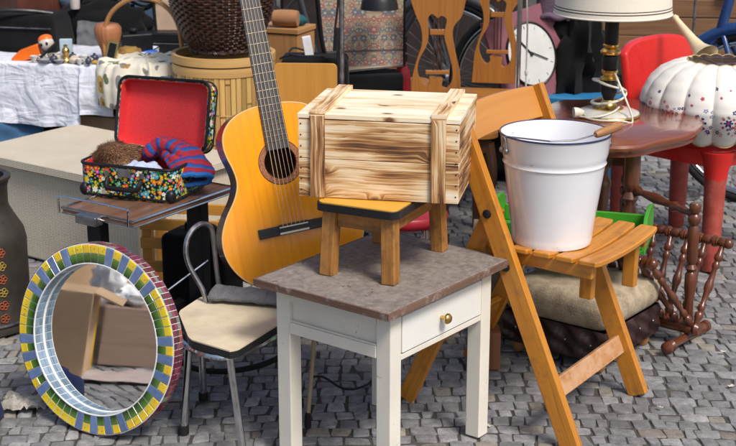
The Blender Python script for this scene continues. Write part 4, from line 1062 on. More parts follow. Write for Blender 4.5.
# ------------------------------------------------------------------ bamboo bin and the dark basket on it
def bamboo():
    m = wood('bamboo_strip', (.66, .42, .16), (.38, .2, .06), .45, .5, 1.)
    t = thing('bamboo_bin', 'tall round bin of split bamboo with a hooped rim', 'bin', (-.54, 5.2, 0))
    rnd = random.Random(11); b = MB(); r = .183; n = 58
    for k in range(n):
        a = 2 * PI * k / n; d = vec(math.cos(a), math.sin(a), 0); q = vec(-d.y, d.x, 0); g_ = rnd.choice((.55, .75, .9, 1., 1.05, 1.15, 1.3)) * rnd.uniform(.9, 1.1); z0 = 0
        while z0 < .58:
            z1 = min(.58, z0 + rnd.uniform(.12, .4))
            b.box(d * (r + rnd.uniform(-.0015, .002)) + vec(0, 0, (z0 + z1) / 2), (2 * PI * r / n - rnd.uniform(.0005, .003), .008, z1 - z0 - .001), (q, d, vec(0, 0, 1)), (g_ * rnd.uniform(.93, 1.05), g_ * rnd.uniform(.9, 1.03), g_ * .92))
            if z1 < .58:
                b.box(d * (r + .001) + vec(0, 0, z1), (2 * PI * r / n - .003, .0095, .006), (q, d, vec(0, 0, 1)), (g_ * .42, g_ * .36, g_ * .3))
            z0 = z1
    b.build('wall', m, t, .0012, smooth=0)
    b = MB(); b.lathe([(.0, .01), (r - .006, .01), (r - .006, .6)], 40, caps=False); b.build('liner', wood('bamboo_inside', (.3, .18, .07), (.15, .08, .03)), t)
    for z0, z1, rr_ in ((.56, .595, r + .009), (.598, .632, r + .011)):
        b = MB(); b.lathe([(rr_ - .008, z0), (rr_, z0 + .002), (rr_ + .001, (z0 + z1) / 2), (rr_, z1 - .002), (rr_ - .008, z1), (rr_ - .016, z1 - .004), (rr_ - .016, z0)], 56, caps=False)
        b.uv = [[(v_, u_) for u_, v_ in f] for f in b.uv]; b.build('rim_hoop', m, t, smooth=50)
    for z in (.19, .42):
        b = MB(); b.lathe([(r + .004, z - .002), (r + .006, z), (r + .004, z + .002)], 48, caps=False); b.build('binding', m, t)
bamboo()
def dark_basket():
    m, nt, bs = mat('dark_wicker'); t_ = tex(nt)
    c = ramp(nt, noi(nt, t_.outputs['Object'], 60, 4), [(.3, (.022, .011, .008)), (.55, (.06, .028, .018)), (.72, (.13, .065, .045))])
    c = mix(nt, 1., c, tint(nt), 'MULTIPLY'); out(nt, bs, c, .38)
    t = thing('wicker_basket', 'dark brown woven basket standing on top of the bamboo bin', 'basket', (-.54, 5.2, .634))
    prof = []; N = 60
    for i in range(N + 1):
        z = i / N; r = lerp(.118, .195, math.sin(min(1, z * 1.35) * PI / 2)) - .012 * max(0, z - .7); prof.append((r, z * .30))
    seg = 200
    def rf(a, v, z):
        row = int(v * N / 2 + 1e-6); ph = (row % 2) * PI
        return 1 + .026 * math.sin(a * 26 + ph) + (.012 if (int(v * N + .5) % 2) else -.012)
    b = MB(); b.lathe(prof, seg, rfun=rf); b.build('weave', m, t, smooth=60)
    b = MB()
    for k in range(3): b.tube([vec((.121 + .003 * math.sin(a * 1.5 + k * 2.1)) * math.cos(a * PI / 60), (.121 + .003 * math.sin(a * 1.5 + k * 2.1)) * math.sin(a * PI / 60), .008 + .005 * math.cos(a * 1.5 + k * 2.1)) for a in range(120)], .006, 6, True)
    b.build('foot_braid', m, t)
dark_basket()

# ------------------------------------------------------------------ table with white cloth and its clutter
TA = R(-13)
def tb(x, y, z=0.):
    """point on the cloth table: x along the front edge from its right corner (to the left is negative), y away"""
    return vec(-.975 + x * math.cos(TA) - y * math.sin(TA), 5.30 + x * math.sin(TA) + y * math.cos(TA), .55 + z)
def cloth_table():
    t = thing('trestle_table', 'folding table hidden under the white cloth at the left', 'table', tb(0, 0, -.55), TA)
    m = wood('table_board', (.3, .17, .08), (.15, .08, .04))
    b = MB(); b.box((-.75, .31, .53), (1.48, .58, .025)); b.build('tabletop', m, t, .002)
    for x in (-1.42, -.08):
        for y in (.08, .54): b = MB(); b.tube([(x, y, 0), (x, y, .52)], .014, 10); b.build('leg', M_steel, t)
    mc = fabric('white_cotton', (.70, .72, .80), (.58, .61, .71), 400, var=.1, bmp=.15)
    nt = mc.node_tree; o_ = tex(nt).outputs['Object']
    cr = [mth(nt, 'ABSOLUTE', mth(nt, 'SUBTRACT', noi(nt, mapping(nt, o_, sc__), 1, 2, .5, 1.2), .5)) for sc__ in ((9, 9, 5), (5, 12, 14), (22, 22, 16))]
    bump(nt, nt.nodes['Principled BSDF'], mth(nt, 'ADD', mth(nt, 'ADD', cr[0], cr[1]), mth(nt, 'MULTIPLY', cr[2], .3)), .34, .05)
    def wr(x, y): return .008 * N3(x * 9, y * 9, 2) + .004 * (.3 - abs(N3(x * 14, y * 12 + x * 5, 6)))
    def fn(u, v):
        # v: 0 hanging hem in front -> .35 front edge -> 1 back
        x = lerp(-1.52, .005, u)
        if v < .35:
            k = v / .35; z = lerp(-.235, 0, k)
            drop = (1 - k); f = .016 * math.sin(x * 24 + 2 * N3(x * 3, 0)) * drop + .012 * N3(x * 14, z * 14, 4) * (.4 + drop) + .012 * abs(N3(x * 11, z * 2, 6)) * (.3 + drop)
            if x > -.13: f += .02; 
            hem = .02 * N3(x * 5, 1) * drop - (.0 if x < -.13 else -.05 * drop)
            return tb(x, -.012 - abs(f) * .8 * min(1, .15 + (1 - k) * 3), z + hem + .0005)
        k = (v - .35) / .65
        return tb(x, k * .62 - .012 * (1 - min(1, k * 12)), .0035 + wr(x, k) * min(1, k * 5 + .1) + .002)
    b = MB(); b.grid(fn, 260, 110, su=1.5, sv=1.2)
    def side(u, v):
        y = lerp(-.012, .6, u); z = lerp(0, -.13, v); return tb(.006 + .02 * v * abs(math.sin(y * 20)) + .008 * N3(y * 9, v * 4), y, z + .002)
    b.grid(side, 60, 14, su=1., sv=.2)
    tag(b.build('tablecloth', mc, smooth=60), 'wrinkled white cloth draped over the table at the left', 'tablecloth')
cloth_table()
def left_clutter():
    Y = lambda x, y, z=0.: tb(x - .035, y, z + .008)
    # black carrying case
    t = thing('black_equipment_bag', 'large black equipment bag lying at the left end of the white cloth', 'bag', Y(-.47, .30), TA)
    b = MB(); b.box((0, 0, .075), (.36, .22, .15), taper=(.9, .86)); b.build('shell', M_blackmat, t, .03, segs=4)
    b = MB(); b.tube(smoothpts([(-.13, -.11, .12), (-.05, -.12, .165), (.06, -.08, .165), (.14, -.03, .15)], 6), .008, 8); b.build('strap', M_blackplastic, t)
    b = MB(); b.tube([(-.165, -.108, .1), (.165, -.108, .1)], .0025, 6); b.build('zip', M_steel, t)
    t = thing('black_duffel', 'crumpled black bag behind the equipment bag on the white cloth', 'bag', Y(-.22, .52), TA)
    b = MB(); b.blob((0, 0, .08), (.2, .12, .1), 30, 18, .3, 2.4, 2, flatz=-.079); b.build('shell', M_blackmat, t, smooth=60)
    b = MB(); b.tube(smoothpts([(-.1, -.02, .15), (-.05, -.04, .21), (.05, -.04, .21), (.1, -.02, .15)], 6), .006, 8); b.build('handle', M_blackplastic, t)
    # orange toy
    mo = paint('orange_plastic', (.85, .16, .01), .35, .12); mw = paint('white_plastic', (.55, .5, .46), .4, .1); mr = paint('red_plastic', (.6, .03, .02), .35, .1)
    t = thing('orange_toy', 'bright orange plastic toy with a round white face beside the trinkets', 'toy', Y(-.32, .06, .006), TA + R(12)); t.rotation_euler = (0, R(-14), TA + R(12)); t.scale = (.85, .85, .85)
    b = MB(); b.prism([(-.085, 0), (.045, 0), (.045, .06), (-.05, .05), (-.1, .022)], -.028, .028, Matrix(((1, 0, 0, 0), (0, 0, -1, 0), (0, 1, 0, 0), (0, 0, 0, 1)))); b.build('body', mo, t, .008, segs=3)
    b = MB(); b.blob((.075, 0, .05), (.036, .034, .034), 20, 14, 0); hd = b.build('head', mw, t, smooth=60)
    b = MB(); b.blob((.075, .004, .07), (.034, .03, .022), 18, 12, 0); b.build('cap', mo, hd, smooth=60)
    b = MB()
    for x in (-.012, .014): b.blob((.072 + x, -.032, .052), (.006, .005, .008), 10, 8, 0)
    b.build('eyes', M_blackplastic, hd, smooth=60)
    b = MB(); b.box((.05, 0, .03), (.012, .062, .06)); b.build('collar', paint('brown_plastic', (.1, .03, .02), .4), t, .004)
    b = MB(); b.bar(Y(-.28, -.0, .006), Y(-.22, .06, .07), .01, .008); tag(b.build('paint_brush', M_black, bevel=.002), 'thin black stick leaning against the orange toy', 'stick')
    # clear plastic sleeve
    m, nt, bs = mat('clear_plastic'); out(nt, bs, (.7, .72, .75), .12); bs.inputs['Alpha'].default_value = .12; bs.inputs['Specular IOR Level'].default_value = .8
    b = MB(); b.grid(lambda u, v: Y(-.215 + u * .12, .22 + .012 * N3(u * 5, v * 5, 3) + .03 * v, .002 + v * .125 + .003 * math.sin(u * 7)), 16, 14)
    tag(b.build('plastic_sleeve', m, smooth=60, solid=.0015), 'clear plastic sleeve standing up behind the trinkets', 'sleeve')
    b = MB(); b.box(Y(-.195, .09, .04), (.048, .02, .08), (vec(math.cos(TA + .3), math.sin(TA + .3), 0), vec(-math.sin(TA + .3), math.cos(TA + .3), 0), vec(0, 0, 1)))
    tag(b.build('small_box', paint('pale_blue_card', (.4, .52, .6), .6), bevel=.002), 'small pale blue box standing among the trinkets', 'box')
    b = MB(); b.lathe([(.018, 0), (.02, .006), (.012, .014), (.011, .03), (.016, .04), (.013, .052), (.006, .058), (.009, .066), (0, .07)], 18, Y(-.17, .03))
    tag(b.build('brass_figurine', M_brass, smooth=50), 'small brass figurine in front of the pale blue box', 'figurine')
    rnd = random.Random(21)
    kinds = [('china_cup', 'white china cup', (.7, .68, .65)), ('silver_dish', 'tarnished silver dish', (.3, .3, .32)), ('glass_bead', 'dark glass bead', (.05, .06, .09)), ('shell', 'cream sea shell', (.6, .5, .4)), ('gold_button', 'yellow metal button', (.5, .32, .05))]
    spots = [(-.27, .03), (-.24, -.0), (-.215, .015), (-.13, .015), (-.11, .05), (-.085, .02), (-.12, .10), (-.07, .07), (-.25, .08), (-.05, .03), (-.1, -.005), (-.23, .12), (-.16, .07), (-.14, .045), (-.09, .09), (-.29, .0), (-.185, .0), (-.06, -.01), (-.205, .05), (-.15, .13)]
    nm = ['nearest the black stick', 'just in front of the orange toy', 'left of the brass figurine', 'right of the brass figurine', 'between figurine and carved head', 'in front of the carved wooden head', 'behind the brass figurine', 'left of the carved wooden head', 'under the chin of the orange toy', 'closest to the carved wooden head', 'at the front edge of the cloth', 'in front of the clear sleeve', 'behind the brass figurine and touching the pale box', 'a finger right of the brass figurine', 'midway between sleeve and carved head', 'under the tip of the black stick', 'at the foot of the brass figurine', 'under the gilt picture', 'left side of the pale blue box', 'against the foot of the clear sleeve']
    for k, (x, y) in enumerate(spots):
        n_, lb, cl = kinds[k % 5]; s = rnd.uniform(.8, 1.25); b = MB()
        mm = paint(n_ + '_glaze', cl, .3, .3, 90)
        if k % 5 == 0: b.lathe([(.008 * s, 0), (.012 * s, .01), (.017 * s, .028 * s), (.015 * s, .028 * s), (.01 * s, .01), (0, .008)], 16, Y(x, y)); b.tube(smoothpts([Y(x + .015 * s, y, .022), Y(x + .026 * s, y, .018), Y(x + .013 * s, y, .008)], 4), .002, 6)
        elif k % 5 == 1: b.lathe([(.01, 0), (.012, .003), (.024 * s, .012), (.025 * s, .014), (.022 * s, .012), (0, .006)], 18, Y(x, y))
        elif k % 5 == 2: b.lathe([(0, 0), (.012 * s, .004), (.016 * s, .014), (.012 * s, .024), (.004, .028), (.006, .032), (0, .034)], 14, Y(x, y))
        elif k % 5 == 3: b.blob(Y(x, y, .012), (.022 * s, .016 * s, .013), 16, 10, .3, 3, k)
        else: b.lathe([(.014 * s, 0), (.017 * s, .003), (.017 * s, .006), (.01, .009), (.004, .012), (0, .0125)], 16, Y(x, y))
        tag(b.build(n_, mm, smooth=50), f'{lb} {nm[k]}', 'trinket', 'small trinkets on the white cloth')
    # carved wooden head / vase
    m = wood('carved_wood', (.42, .17, .075), (.2, .07, .03), .5)
    b = MB(); b.lathe([(.022, 0), (.026, .01), (.03, .04), (.042, .07), (.05, .1), (.05, .125), (.04, .14), (.015, .146), (0, .146)], 24, Y(-.03, .12), rfun=lambda a, v, z: 1 + .1 * math.sin(a * 2 + 1) * v)
    tag(b.build('wooden_vase', m, smooth=60), 'reddish brown carved wooden vase beside the basket handle', 'vase')
    t = thing('framed_picture', 'small black picture in a gilt frame leaning on the carved wooden vase', 'picture', Y(.0, .055), TA - R(15))
    t.rotation_euler = (R(-14), R(8), TA - R(15))
    b = MB(); b.prism(rrect(.05, .085, .003, 2), -.005, .005, Matrix(((1, 0, 0, 0), (0, 0, -1, 0), (0, 1, 0, .043), (0, 0, 0, 1))), holes=[rrect(.034, .066, .002, 2)]); b.build('frame', M_brass, t)
    b = MB(); b.box((0, 0, .043), (.036, .004, .068)); b.build('panel', M_black, t)
    m = paint('red_book', (.4, .03, .03), .6, .2)
    b = MB(); b.box(tb(-.02, .03, .012), (.06, .045, .016), (vec(math.cos(TA), math.sin(TA), 0), vec(-math.sin(TA), math.cos(TA), 0), vec(0, 0, 1)))
    tag(b.build('red_book', m, bevel=.002), 'thin red book lying under the gilt framed picture', 'book')
    # cable tangle and white handset
    b = MB(); rnd = random.Random(5)
    for q in range(5):
        c0 = Y(-.12 + q * .03, .55, .17 + .02 * q); pts = [c0 + vec(.07 * math.cos(a * .5 + q) + .02 * rnd.random(), .02 * math.sin(a + q), .06 * math.sin(a * .5 + q)) for a in range(13)]
        b.tube(smoothpts(pts, 4), .006, 7)
    b.tube([Y(-.11, .56, 0), Y(-.1, .55, .16)], .008, 8); b.tube([Y(.0, .56, 0), Y(-.01, .55, .2)], .008, 8)
    tag(b.build('cable_tangle', M_blackplastic, smooth=60), 'coils of black hose hanging behind the plastic sleeve', 'hose')
    b = MB(); b.blob(Y(-.06, .50, .205), (.045, .014, .014), 18, 10, .1, 2, 0, axes=(vec(.9, -.2, .35).normalized(), vec(.2, .97, 0), vec(-.3, .1, .93)))
    tag(b.build('white_handset', mw, smooth=60), 'white plastic handset hanging in the coils of black hose', 'handset')
    b = MB(); b.box(Y(-.50, .52, .11), (.16, .12, .22), (vec(.97, -.22, .0), vec(.22, .97, 0), vec(0, 0, 1))); b.tube(smoothpts([Y(-.54, .52, .22), Y(-.53, .51, .28), Y(-.47, .51, .28), Y(-.46, .52, .22)], 5), .007, 8)
    tag(b.build('leather_satchel', paint('brown_leather', (.12, .035, .02), .45, .3), bevel=.008), 'dark reddish brown leather satchel at the back left of the clothed table', 'bag')
    b = MB(); b.blob(Y(-.40, .56, .19), (.07, .04, .06), 24, 14, .35, 3, 8); tag(b.build('folded_jeans', fabric('faded_denim', (.12, .17, .25), (.07, .1, .16)), smooth=60), 'rolled faded blue jeans between satchel and black bag', 'clothes')
    b = MB(); b.lathe([(.018, 0), (.02, .004), (.022, .05), (.02, .05), (.018, .008), (0, .006)], 18, Y(-.30, .42, .15)); tag(b.build('white_mug', mw, smooth=40), 'white mug standing on top of the black bag', 'mug')
    b = MB(); b.box(Y(.03, .60, .09), (.1, .08, .18)); b.box(Y(.03, .60, .2), (.07, .06, .04)); tag(b.build('tan_carton', paint('tan_card', (.5, .36, .26), .8), bevel=.004), 'upright tan carton behind the carved wooden vase', 'carton')
    b = MB(); b.box(Y(-.02, .36, .035), (.13, .09, .07), (vec(.9, .43, 0), vec(-.43, .9, 0), vec(0, 0, 1))); b.lathe([(.016, 0), (.018, .02), (0, .022)], 14, Y(-.02, .35, .07)); tag(b.build('camera_box', M_black, bevel=.008), 'small black camera on the cloth behind the carved wooden vase', 'camera')
    b = MB(); b.blob(Y(.02, .2, .02), (.05, .03, .022), 18, 12, .3, 3, 4); tag(b.build('patterned_purse', fabric('ochre_cloth', (.45, .28, .08), (.2, .1, .05), 60), smooth=60), 'small ochre cloth purse right of the carved wooden vase', 'purse')
    # under the table
    t = thing('storage_chest', 'black trunk pushed under the white clothed table', 'trunk', tb(-.55, .36, -.55), TA)
    b = MB(); b.box((0, 0, .15), (.9, .4, .3)); b.build('body', M_blackmat, t, .02)
    b = MB(); b.box((0, 0, .312), (.91, .41, .022)); b.build('lid', M_black, t, .006)
    m = fabric('denim', (.07, .16, .30), (.04, .1, .2), 300)
    b = MB(); b.grid(lambda u, v: vec(lerp(-1.62, -1.28, u), lerp(5.36, 5.42, u) + .02 * N3(u * 5, v * 5), lerp(.0, .33, v) + .01 * N3(u * 8, 2)) + vec(0, -.05 * (1 - v), 0), 24, 20)
    tag(b.build('denim_jacket', m, smooth=60, solid=.012), 'blue denim cloth hanging under the table behind the woven chest', 'cloth')
    b = MB(); b.box((-.985, 5.46, .17), (.26, .2, .34), (vec(.93, -.36, 0), vec(.36, .93, 0), vec(0, 0, 1))); b.box((-.985, 5.46, .345), (.25, .19, .008), (vec(.93, -.36, 0), vec(.36, .93, 0), vec(0, 0, 1)))
    tag(b.build('cardboard_box', M_cardboard, bevel=.003), 'brown cardboard box under the cloth lined basket', 'box')
left_clutter()

# ------------------------------------------------------------------ handled basket with printed lining
def lined_basket():
    m_w = wood('willow', (.5, .25, .08), (.26, .11, .03), .5)
    m, nt, bs = mat('leaf_print_cloth'); uv = tex(nt).outputs['UV']
    base = ramp(nt, noi(nt, uv, 8, 3), [(.3, (.62, .58, .47)), (.7, (.74, .70, .6))])
    c = flower_layer(nt, mapping(nt, uv, (1, .6, 1)), 22, base, [(.32, .18, .05), (.1, .14, .07), (.5, .33, .08), (.2, .2, .22)], .45, 2, (2, 5, 0), center=(.2, .12, .05), keep=.25)
    out(nt, bs, c, .9)
    t = thing('handled_basket', 'willow basket with arched handle and leaf print lining', 'basket', (-.80, 5.30, .345), R(-15))
    t.location = (-.86, 5.36, .385); t.scale = (1.12, 1.12, 1.12)
    def rf(a, v, z): return 1 + .02 * math.sin(a * 30 + (int(v * 20) % 2) * PI)
    b = MB(); b.lathe([(.1 + .03 * i / 20, .0 + .125 * i / 20) for i in range(21)], 90, rfun=rf); b.build('wall', m_w, t, smooth=60)
    b = MB(); n = 90
    def fn(u, v):
        a = 2 * PI * u; pleat = math.sin(a * 12 + 5 * N3(math.cos(a) * 2, math.sin(a) * 2)) * (.6 + N3(math.cos(a) * 3, math.sin(a) * 3, 9)); 
        prof = [(.004, .175), (.05, .178), (.1, .168), (.13, .172), (.155, .166), (.17, .13), (.174, .08), (.168, .02)]
        x = v * (len(prof) - 1); i = min(int(x), len(prof) - 2); r = lerp(prof[i][0], prof[i + 1][0], x - i); z = lerp(prof[i][1], prof[i + 1][1], x - i)
        k = min(1, v * 2.5); return vec(math.cos(a) * (r + .008 * pleat * k), math.sin(a) * (r + .008 * pleat * k), z + .012 * N3(math.cos(a) * 3, math.sin(a) * 3, v * 3) * k + .006 * pleat * k)
    b.grid(fn, 140, 40, True, su=1.1, sv=.34); b.build('lining', m, t, smooth=70)
    b = MB(); arc = smoothpts([(-.135, .0, .08), (-.15, .0, .22), (-.12, 0, .32), (-.03, .0, .375), (.07, .0, .36), (.13, 0, .28), (.14, 0, .1)], 8)
    b.tube(arc, .011, 10, flat=.7)
    b.build('handle', m_w, t)
lined_basket()
def behind_basket():
    m = paint('blue_grey_case', (.045, .075, .115), .4, .25, 6, dirt=(.03, .045, .06), dirt_amt=.3)
    t = thing('tool_trunk', 'open blue grey metal trunk with raised lid behind the handled basket', 'trunk', (-.93, 6.35, 0), R(-6))
    b = MB(); b.box((0, 0, .2), (.62, .36, .4)); b.build('body', m, t, .01)
    b = MB(); b.bar((0, .2, .4), (0, .26, .80), .62, .03, (1, 0, 0)); b.bar((0, .19, .43), (0, .23, .74), .5, .012, (1, 0, 0)); lid = b.build('lid', m, t, .008)
    b = MB(); b.bar((-.24, .13, .45), (.16, .16, .56), .012, .004, (0, 0, 1)); b.build('lid_stay', M_chrome, lid)
    b = MB(); b.tube([(-.235, .1, .4), (-.22, .185, .8)], .006, 8); b.build('prop_rod', M_chrome, lid)
    t = thing('cash_box', 'flat black box with a pale seam between handled basket and bamboo bin', 'box', (-.80, 5.86, .0), R(-10))
    b = MB(); b.box((0, 0, .25), (.24, .22, .5)); b.build('stand', M_blackmat, t, .006)
    b = MB(); b.box((0, 0, .535), (.25, .22, .06)); b.build('body', M_black, t, .006)
    b = MB(); b.box((0, 0, .5685), (.252, .222, .004)); b.build('seam', M_steel, t)
    b = MB(); b.box((0, 0, .592), (.25, .22, .04)); b.build('lid', M_black, t, .008)
    b = MB(); b.blob((-.905, 5.66, .55), (.05, .03, .013), 16, 8, .2, 3, 1); tag(b.build('blue_pouch', paint('blue_plastic', (.02, .1, .5), .4), smooth=60), 'bright blue plastic pouch behind the basket handle', 'pouch')
    b = MB(); b.lathe([(0, 0), (.05, .002), (.056, .03), (.05, .06), (.02, .066), (0, .066)], 20, (-.93, 5.60, .485)); tag(b.build('brown_pot', wood('brown_pot', (.25, .1, .05), (.12, .04, .02)), smooth=50), 'small round brown wooden pot behind the basket handle', 'pot')
    b = MB(); b.box((-.92, 5.63, .242), (.2, .16, .484)); b.box((-.92, 5.63, .2), (.19, .17, .3)); tag(b.build('packing_box', M_cardboard, bevel=.003), 'cardboard box holding the brown pot and blue pouch', 'box')
behind_basket()

# ================================================================== CENTRE BACK
def centre_back():
    m = wood('plain_box_wood', (.45, .24, .09), (.28, .13, .045), .55)
    t = thing('wooden_box', 'plain wooden box standing behind the guitar neck', 'box', (-.33, 5.5, 0), R(-22))
    b = MB(); b.box((0, 0, .33), (.19, .16, .66)); b.build('body', m, t, .003)
    b = MB(); b.box((0, 0, .672), (.2, .17, .02)); b.build('lid', m, t, .003)
    b = MB(); b.lathe([(0, 0), (.03, .002), (.033, .03), (.033, .075), (.03, .1), (0, .102)], 18, (-.37, 5.46, .718), (1, -.2, 0)); tag(b.build('tan_roll', fabric('tan_leather', (.4, .2, .1)), smooth=50), 'tan leather roll lying on the plain wooden box', 'roll')
    b = MB(); b.blob((-.285, 5.5, .702), (.045, .04, .024), 18, 12, .2, 3, 6, flatz=-.02); tag(b.build('teal_cap', fabric('teal_cloth', (.02, .12, .14)), smooth=60), 'teal cap next to the tan roll on the wooden box', 'cap')
    # plywood chair
    t = thing('plywood_chair', 'plywood chair with rounded backrest panel behind the scorched crate', 'chair', (-.21, 4.56, 0), R(-4))
    mp = wood('plywood', (.62, .3, .06), (.45, .19, .03), .4, .5, .7)
    b = MB(); b.prism([(x, y + .59) for x, y in rrect(.21, .2, .016, 5)], -.006, .006, Matrix(((1, 0, 0, 0), (0, 0, -1, .04), (0, 1, 0, 0), (0, 0, 0, 1))), holes=[[(.062 + .004 * math.cos(a), .578 + .008 * math.sin(a)) for a in [k * PI / 5 for k in range(10)]]], ax=1); b.build('backrest', mp, t, .002)
    b = MB(); b.prism(rrect(.24, .2, .03), .33, .342, Matrix.Translation((0, -.07, 0))); b.build('seat', mp, t, .002)
    for sx in (-1, 1):
        b = MB(); b.tube([(sx * .1, .06, 0), (sx * .095, .045, .34), (sx * .085, .056, .62)], .009, 8); b.build('leg', M_steel, t)
        b = MB(); b.tube([(sx * .1, -.15, 0), (sx * .09, -.13, .33)], .009, 8); b.build('leg', M_steel, t)
    # black bag with power adapter
    b = MB(); b.box((-.19, 5.0, .325), (.26, .18, .65), taper=(.92, .85)); tag(b.build('black_satchel', M_blackmat, bevel=.02, segs=3), 'black upright bag behind the plywood chair', 'bag')
    t = thing('power_adapter', 'white power adapter with black cable on the black bag', 'adapter', (-.215, 4.97, .652))
    b = MB(); b.box((0, 0, .034), (.032, .02, .075), (vec(.98, 0, .17), vec(0, 1, 0), vec(-.17, 0, .98))); b.build('housing', paint('white_abs', (.75, .75, .76), .35), t, .004)
    b = MB(); b.tube(smoothpts([(-.014, 0, .02), (-.05, -.01, .03), (-.065, -.02, .012), (-.02, -.03, .004), (.05, -.03, .004), (.06, 0, -.02), (.1, -.0, -.08)], 7), .0036, 7); b.tube(smoothpts([(-.02, -.01, .006), (-.07, -.02, .005), (-.1, -.01, -.01)], 6), .0036, 7); b.build('cable', M_blackplastic, t)
    # tapestry bag
    m, nt, bs = mat('tapestry'); uv = tex(nt).outputs['UV']
    s = nd(nt, 'SeparateXYZ', {'Vector': uv}); ax_ = mth(nt, 'PINGPONG', mth(nt, 'ADD', s.outputs[0], 5.), .055); p = nd(nt, 'CombineXYZ', {'X': ax_, 'Y': s.outputs[1]}).outputs[0]
    p = vm(nt, 'ADD', p, vm(nt, 'MULTIPLY', nd(nt, 'TexNoise', {'Vector': uv, 'Scale': 60., 'Detail': 2.}).outputs['Color'], (.006, .006, 0)).outputs[0]).outputs[0]
    base = ramp(nt, noi(nt, p, 40, 2), [(.4, (.34, .27, .18)), (.6, (.46, .39, .28))])
    c = flower_layer(nt, p, 60, base, [(.1, .13, .16), (.3, .08, .07), (.24, .22, .12), (.35, .16, .12)], .8, 6, (1, 2, 0), (.5, .4, .28))
    c = flower_layer(nt, p, 34, c, [(.32, .06, .07), (.07, .1, .16), (.38, .2, .13)], .62, 7, (4, 6, 0), (.5, .42, .3), keep=.3)
    c = mix(nt, ramp(nt, noi(nt, uv, 420, 2), [(.3, (0, 0, 0)), (.7, (.5,) * 3)]), c, (.3, .27, .22))
    yb = s.outputs[1]; border = mth(nt, 'LESS_THAN', yb, .022); c = mix(nt, border, c, (.5, .43, .32)); b2 = mth(nt, 'MULTIPLY', mth(nt, 'GREATER_THAN', yb, .075), mth(nt, 'LESS_THAN', yb, .083)); c = mix(nt, b2, c, (.09, .08, .08))
    out(nt, bs, c, .95)
    t = thing('tapestry_bag', 'upright tapestry covered bag with black piping behind the crate', 'bag', (-.02, 5.06, .0), R(10))
    outline = smoothpts([(-.105, 0), (-.13, .05), (-.15, .15), (-.165, .34)], 5) + [vec(.155, .38), vec(.155, .02)]
    Mt = Matrix(((1, 0, 0, 0), (0, 0, -1, 0), (0, 1, 0, .575), (0, 0, 0, 1)))
    b = MB(); b.prism([tuple(q) for q in outline], -.045, .0, Mt); b.uv = [[(u_, v_) for u_, v_ in f] for f in b.uv]; fr = b.build('panel', m, t)
    b = MB(); b.tube([Mt @ vec(q[0], q[1], 0) for q in outline], .006, 8, True); b.tube([Mt @ vec(q[0], q[1], -.045) for q in outline], .006, 8, True); b.build('piping', M_black, fr)
    b = MB(); b.box((0, .04, .284), (.3, .13, .568)); tag(b.build('stand', M_blackmat, t, .01), '', '') if False else b.build('stand', M_blackmat, t, .01)
    # black floor lamp with cord
    t = thing('desk_lamp', 'black floor lamp with round head in front of the tapestry bag', 'lamp', (-.085, 4.86, 0))
    b = MB(); b.lathe([(.09, 0), (.09, .012), (.02, .02), (.012, .03)], 24); b.build('base', M_black, t, smooth=40)
    b = MB(); b.tube([(-.01, 0, .02), (-.006, 0, .95)], .0095, 10); b.build('pole', M_steel, t)
    b = MB(); b.tube([(-.022, -.002, .5), (-.02, -.004, .7), (-.03, -.004, .76), (-.02, -.002, .84), (-.014, 0, .95)], .004, 8); b.tube([(-.028, -.006, .69), (-.022, -.006, .77)], .011, 10); b.build('cord', M_blackplastic, t)
    b = MB(); b.tube(smoothpts([(-.006, 0, .95), (.04, 0, 1.0), (.1, .05, .96), (.115, .06, .9)], 6), .008, 8); b.build('arm', M_black, t)
    b = MB(); b.lathe([(.068, 0), (.066, .006), (.062, .03), (.045, .06), (.015, .075), (0, .077)], 28, (.125, .07, .825)); b.build('head', M_black, t, smooth=50)
    # red canister
    t = thing('red_canister', 'red metal canister between tapestry bag and nearest lyre chair', 'canister', (.128, 5.16, 0))
    b = MB(); b.lathe([(.03, 0), (.033, .01), (.033, .52), (.028, .56), (.018, .585), (.016, .60), (0, .602)], 24); b.build('body', paint('red_enamel', (.45, .02, .03), .35, .2), t, smooth=50)
    b = MB(); b.lathe([(.019, .6), (.019, .625), (.01, .63), (0, .63)], 16); b.build('cap', M_black, t)
centre_back()

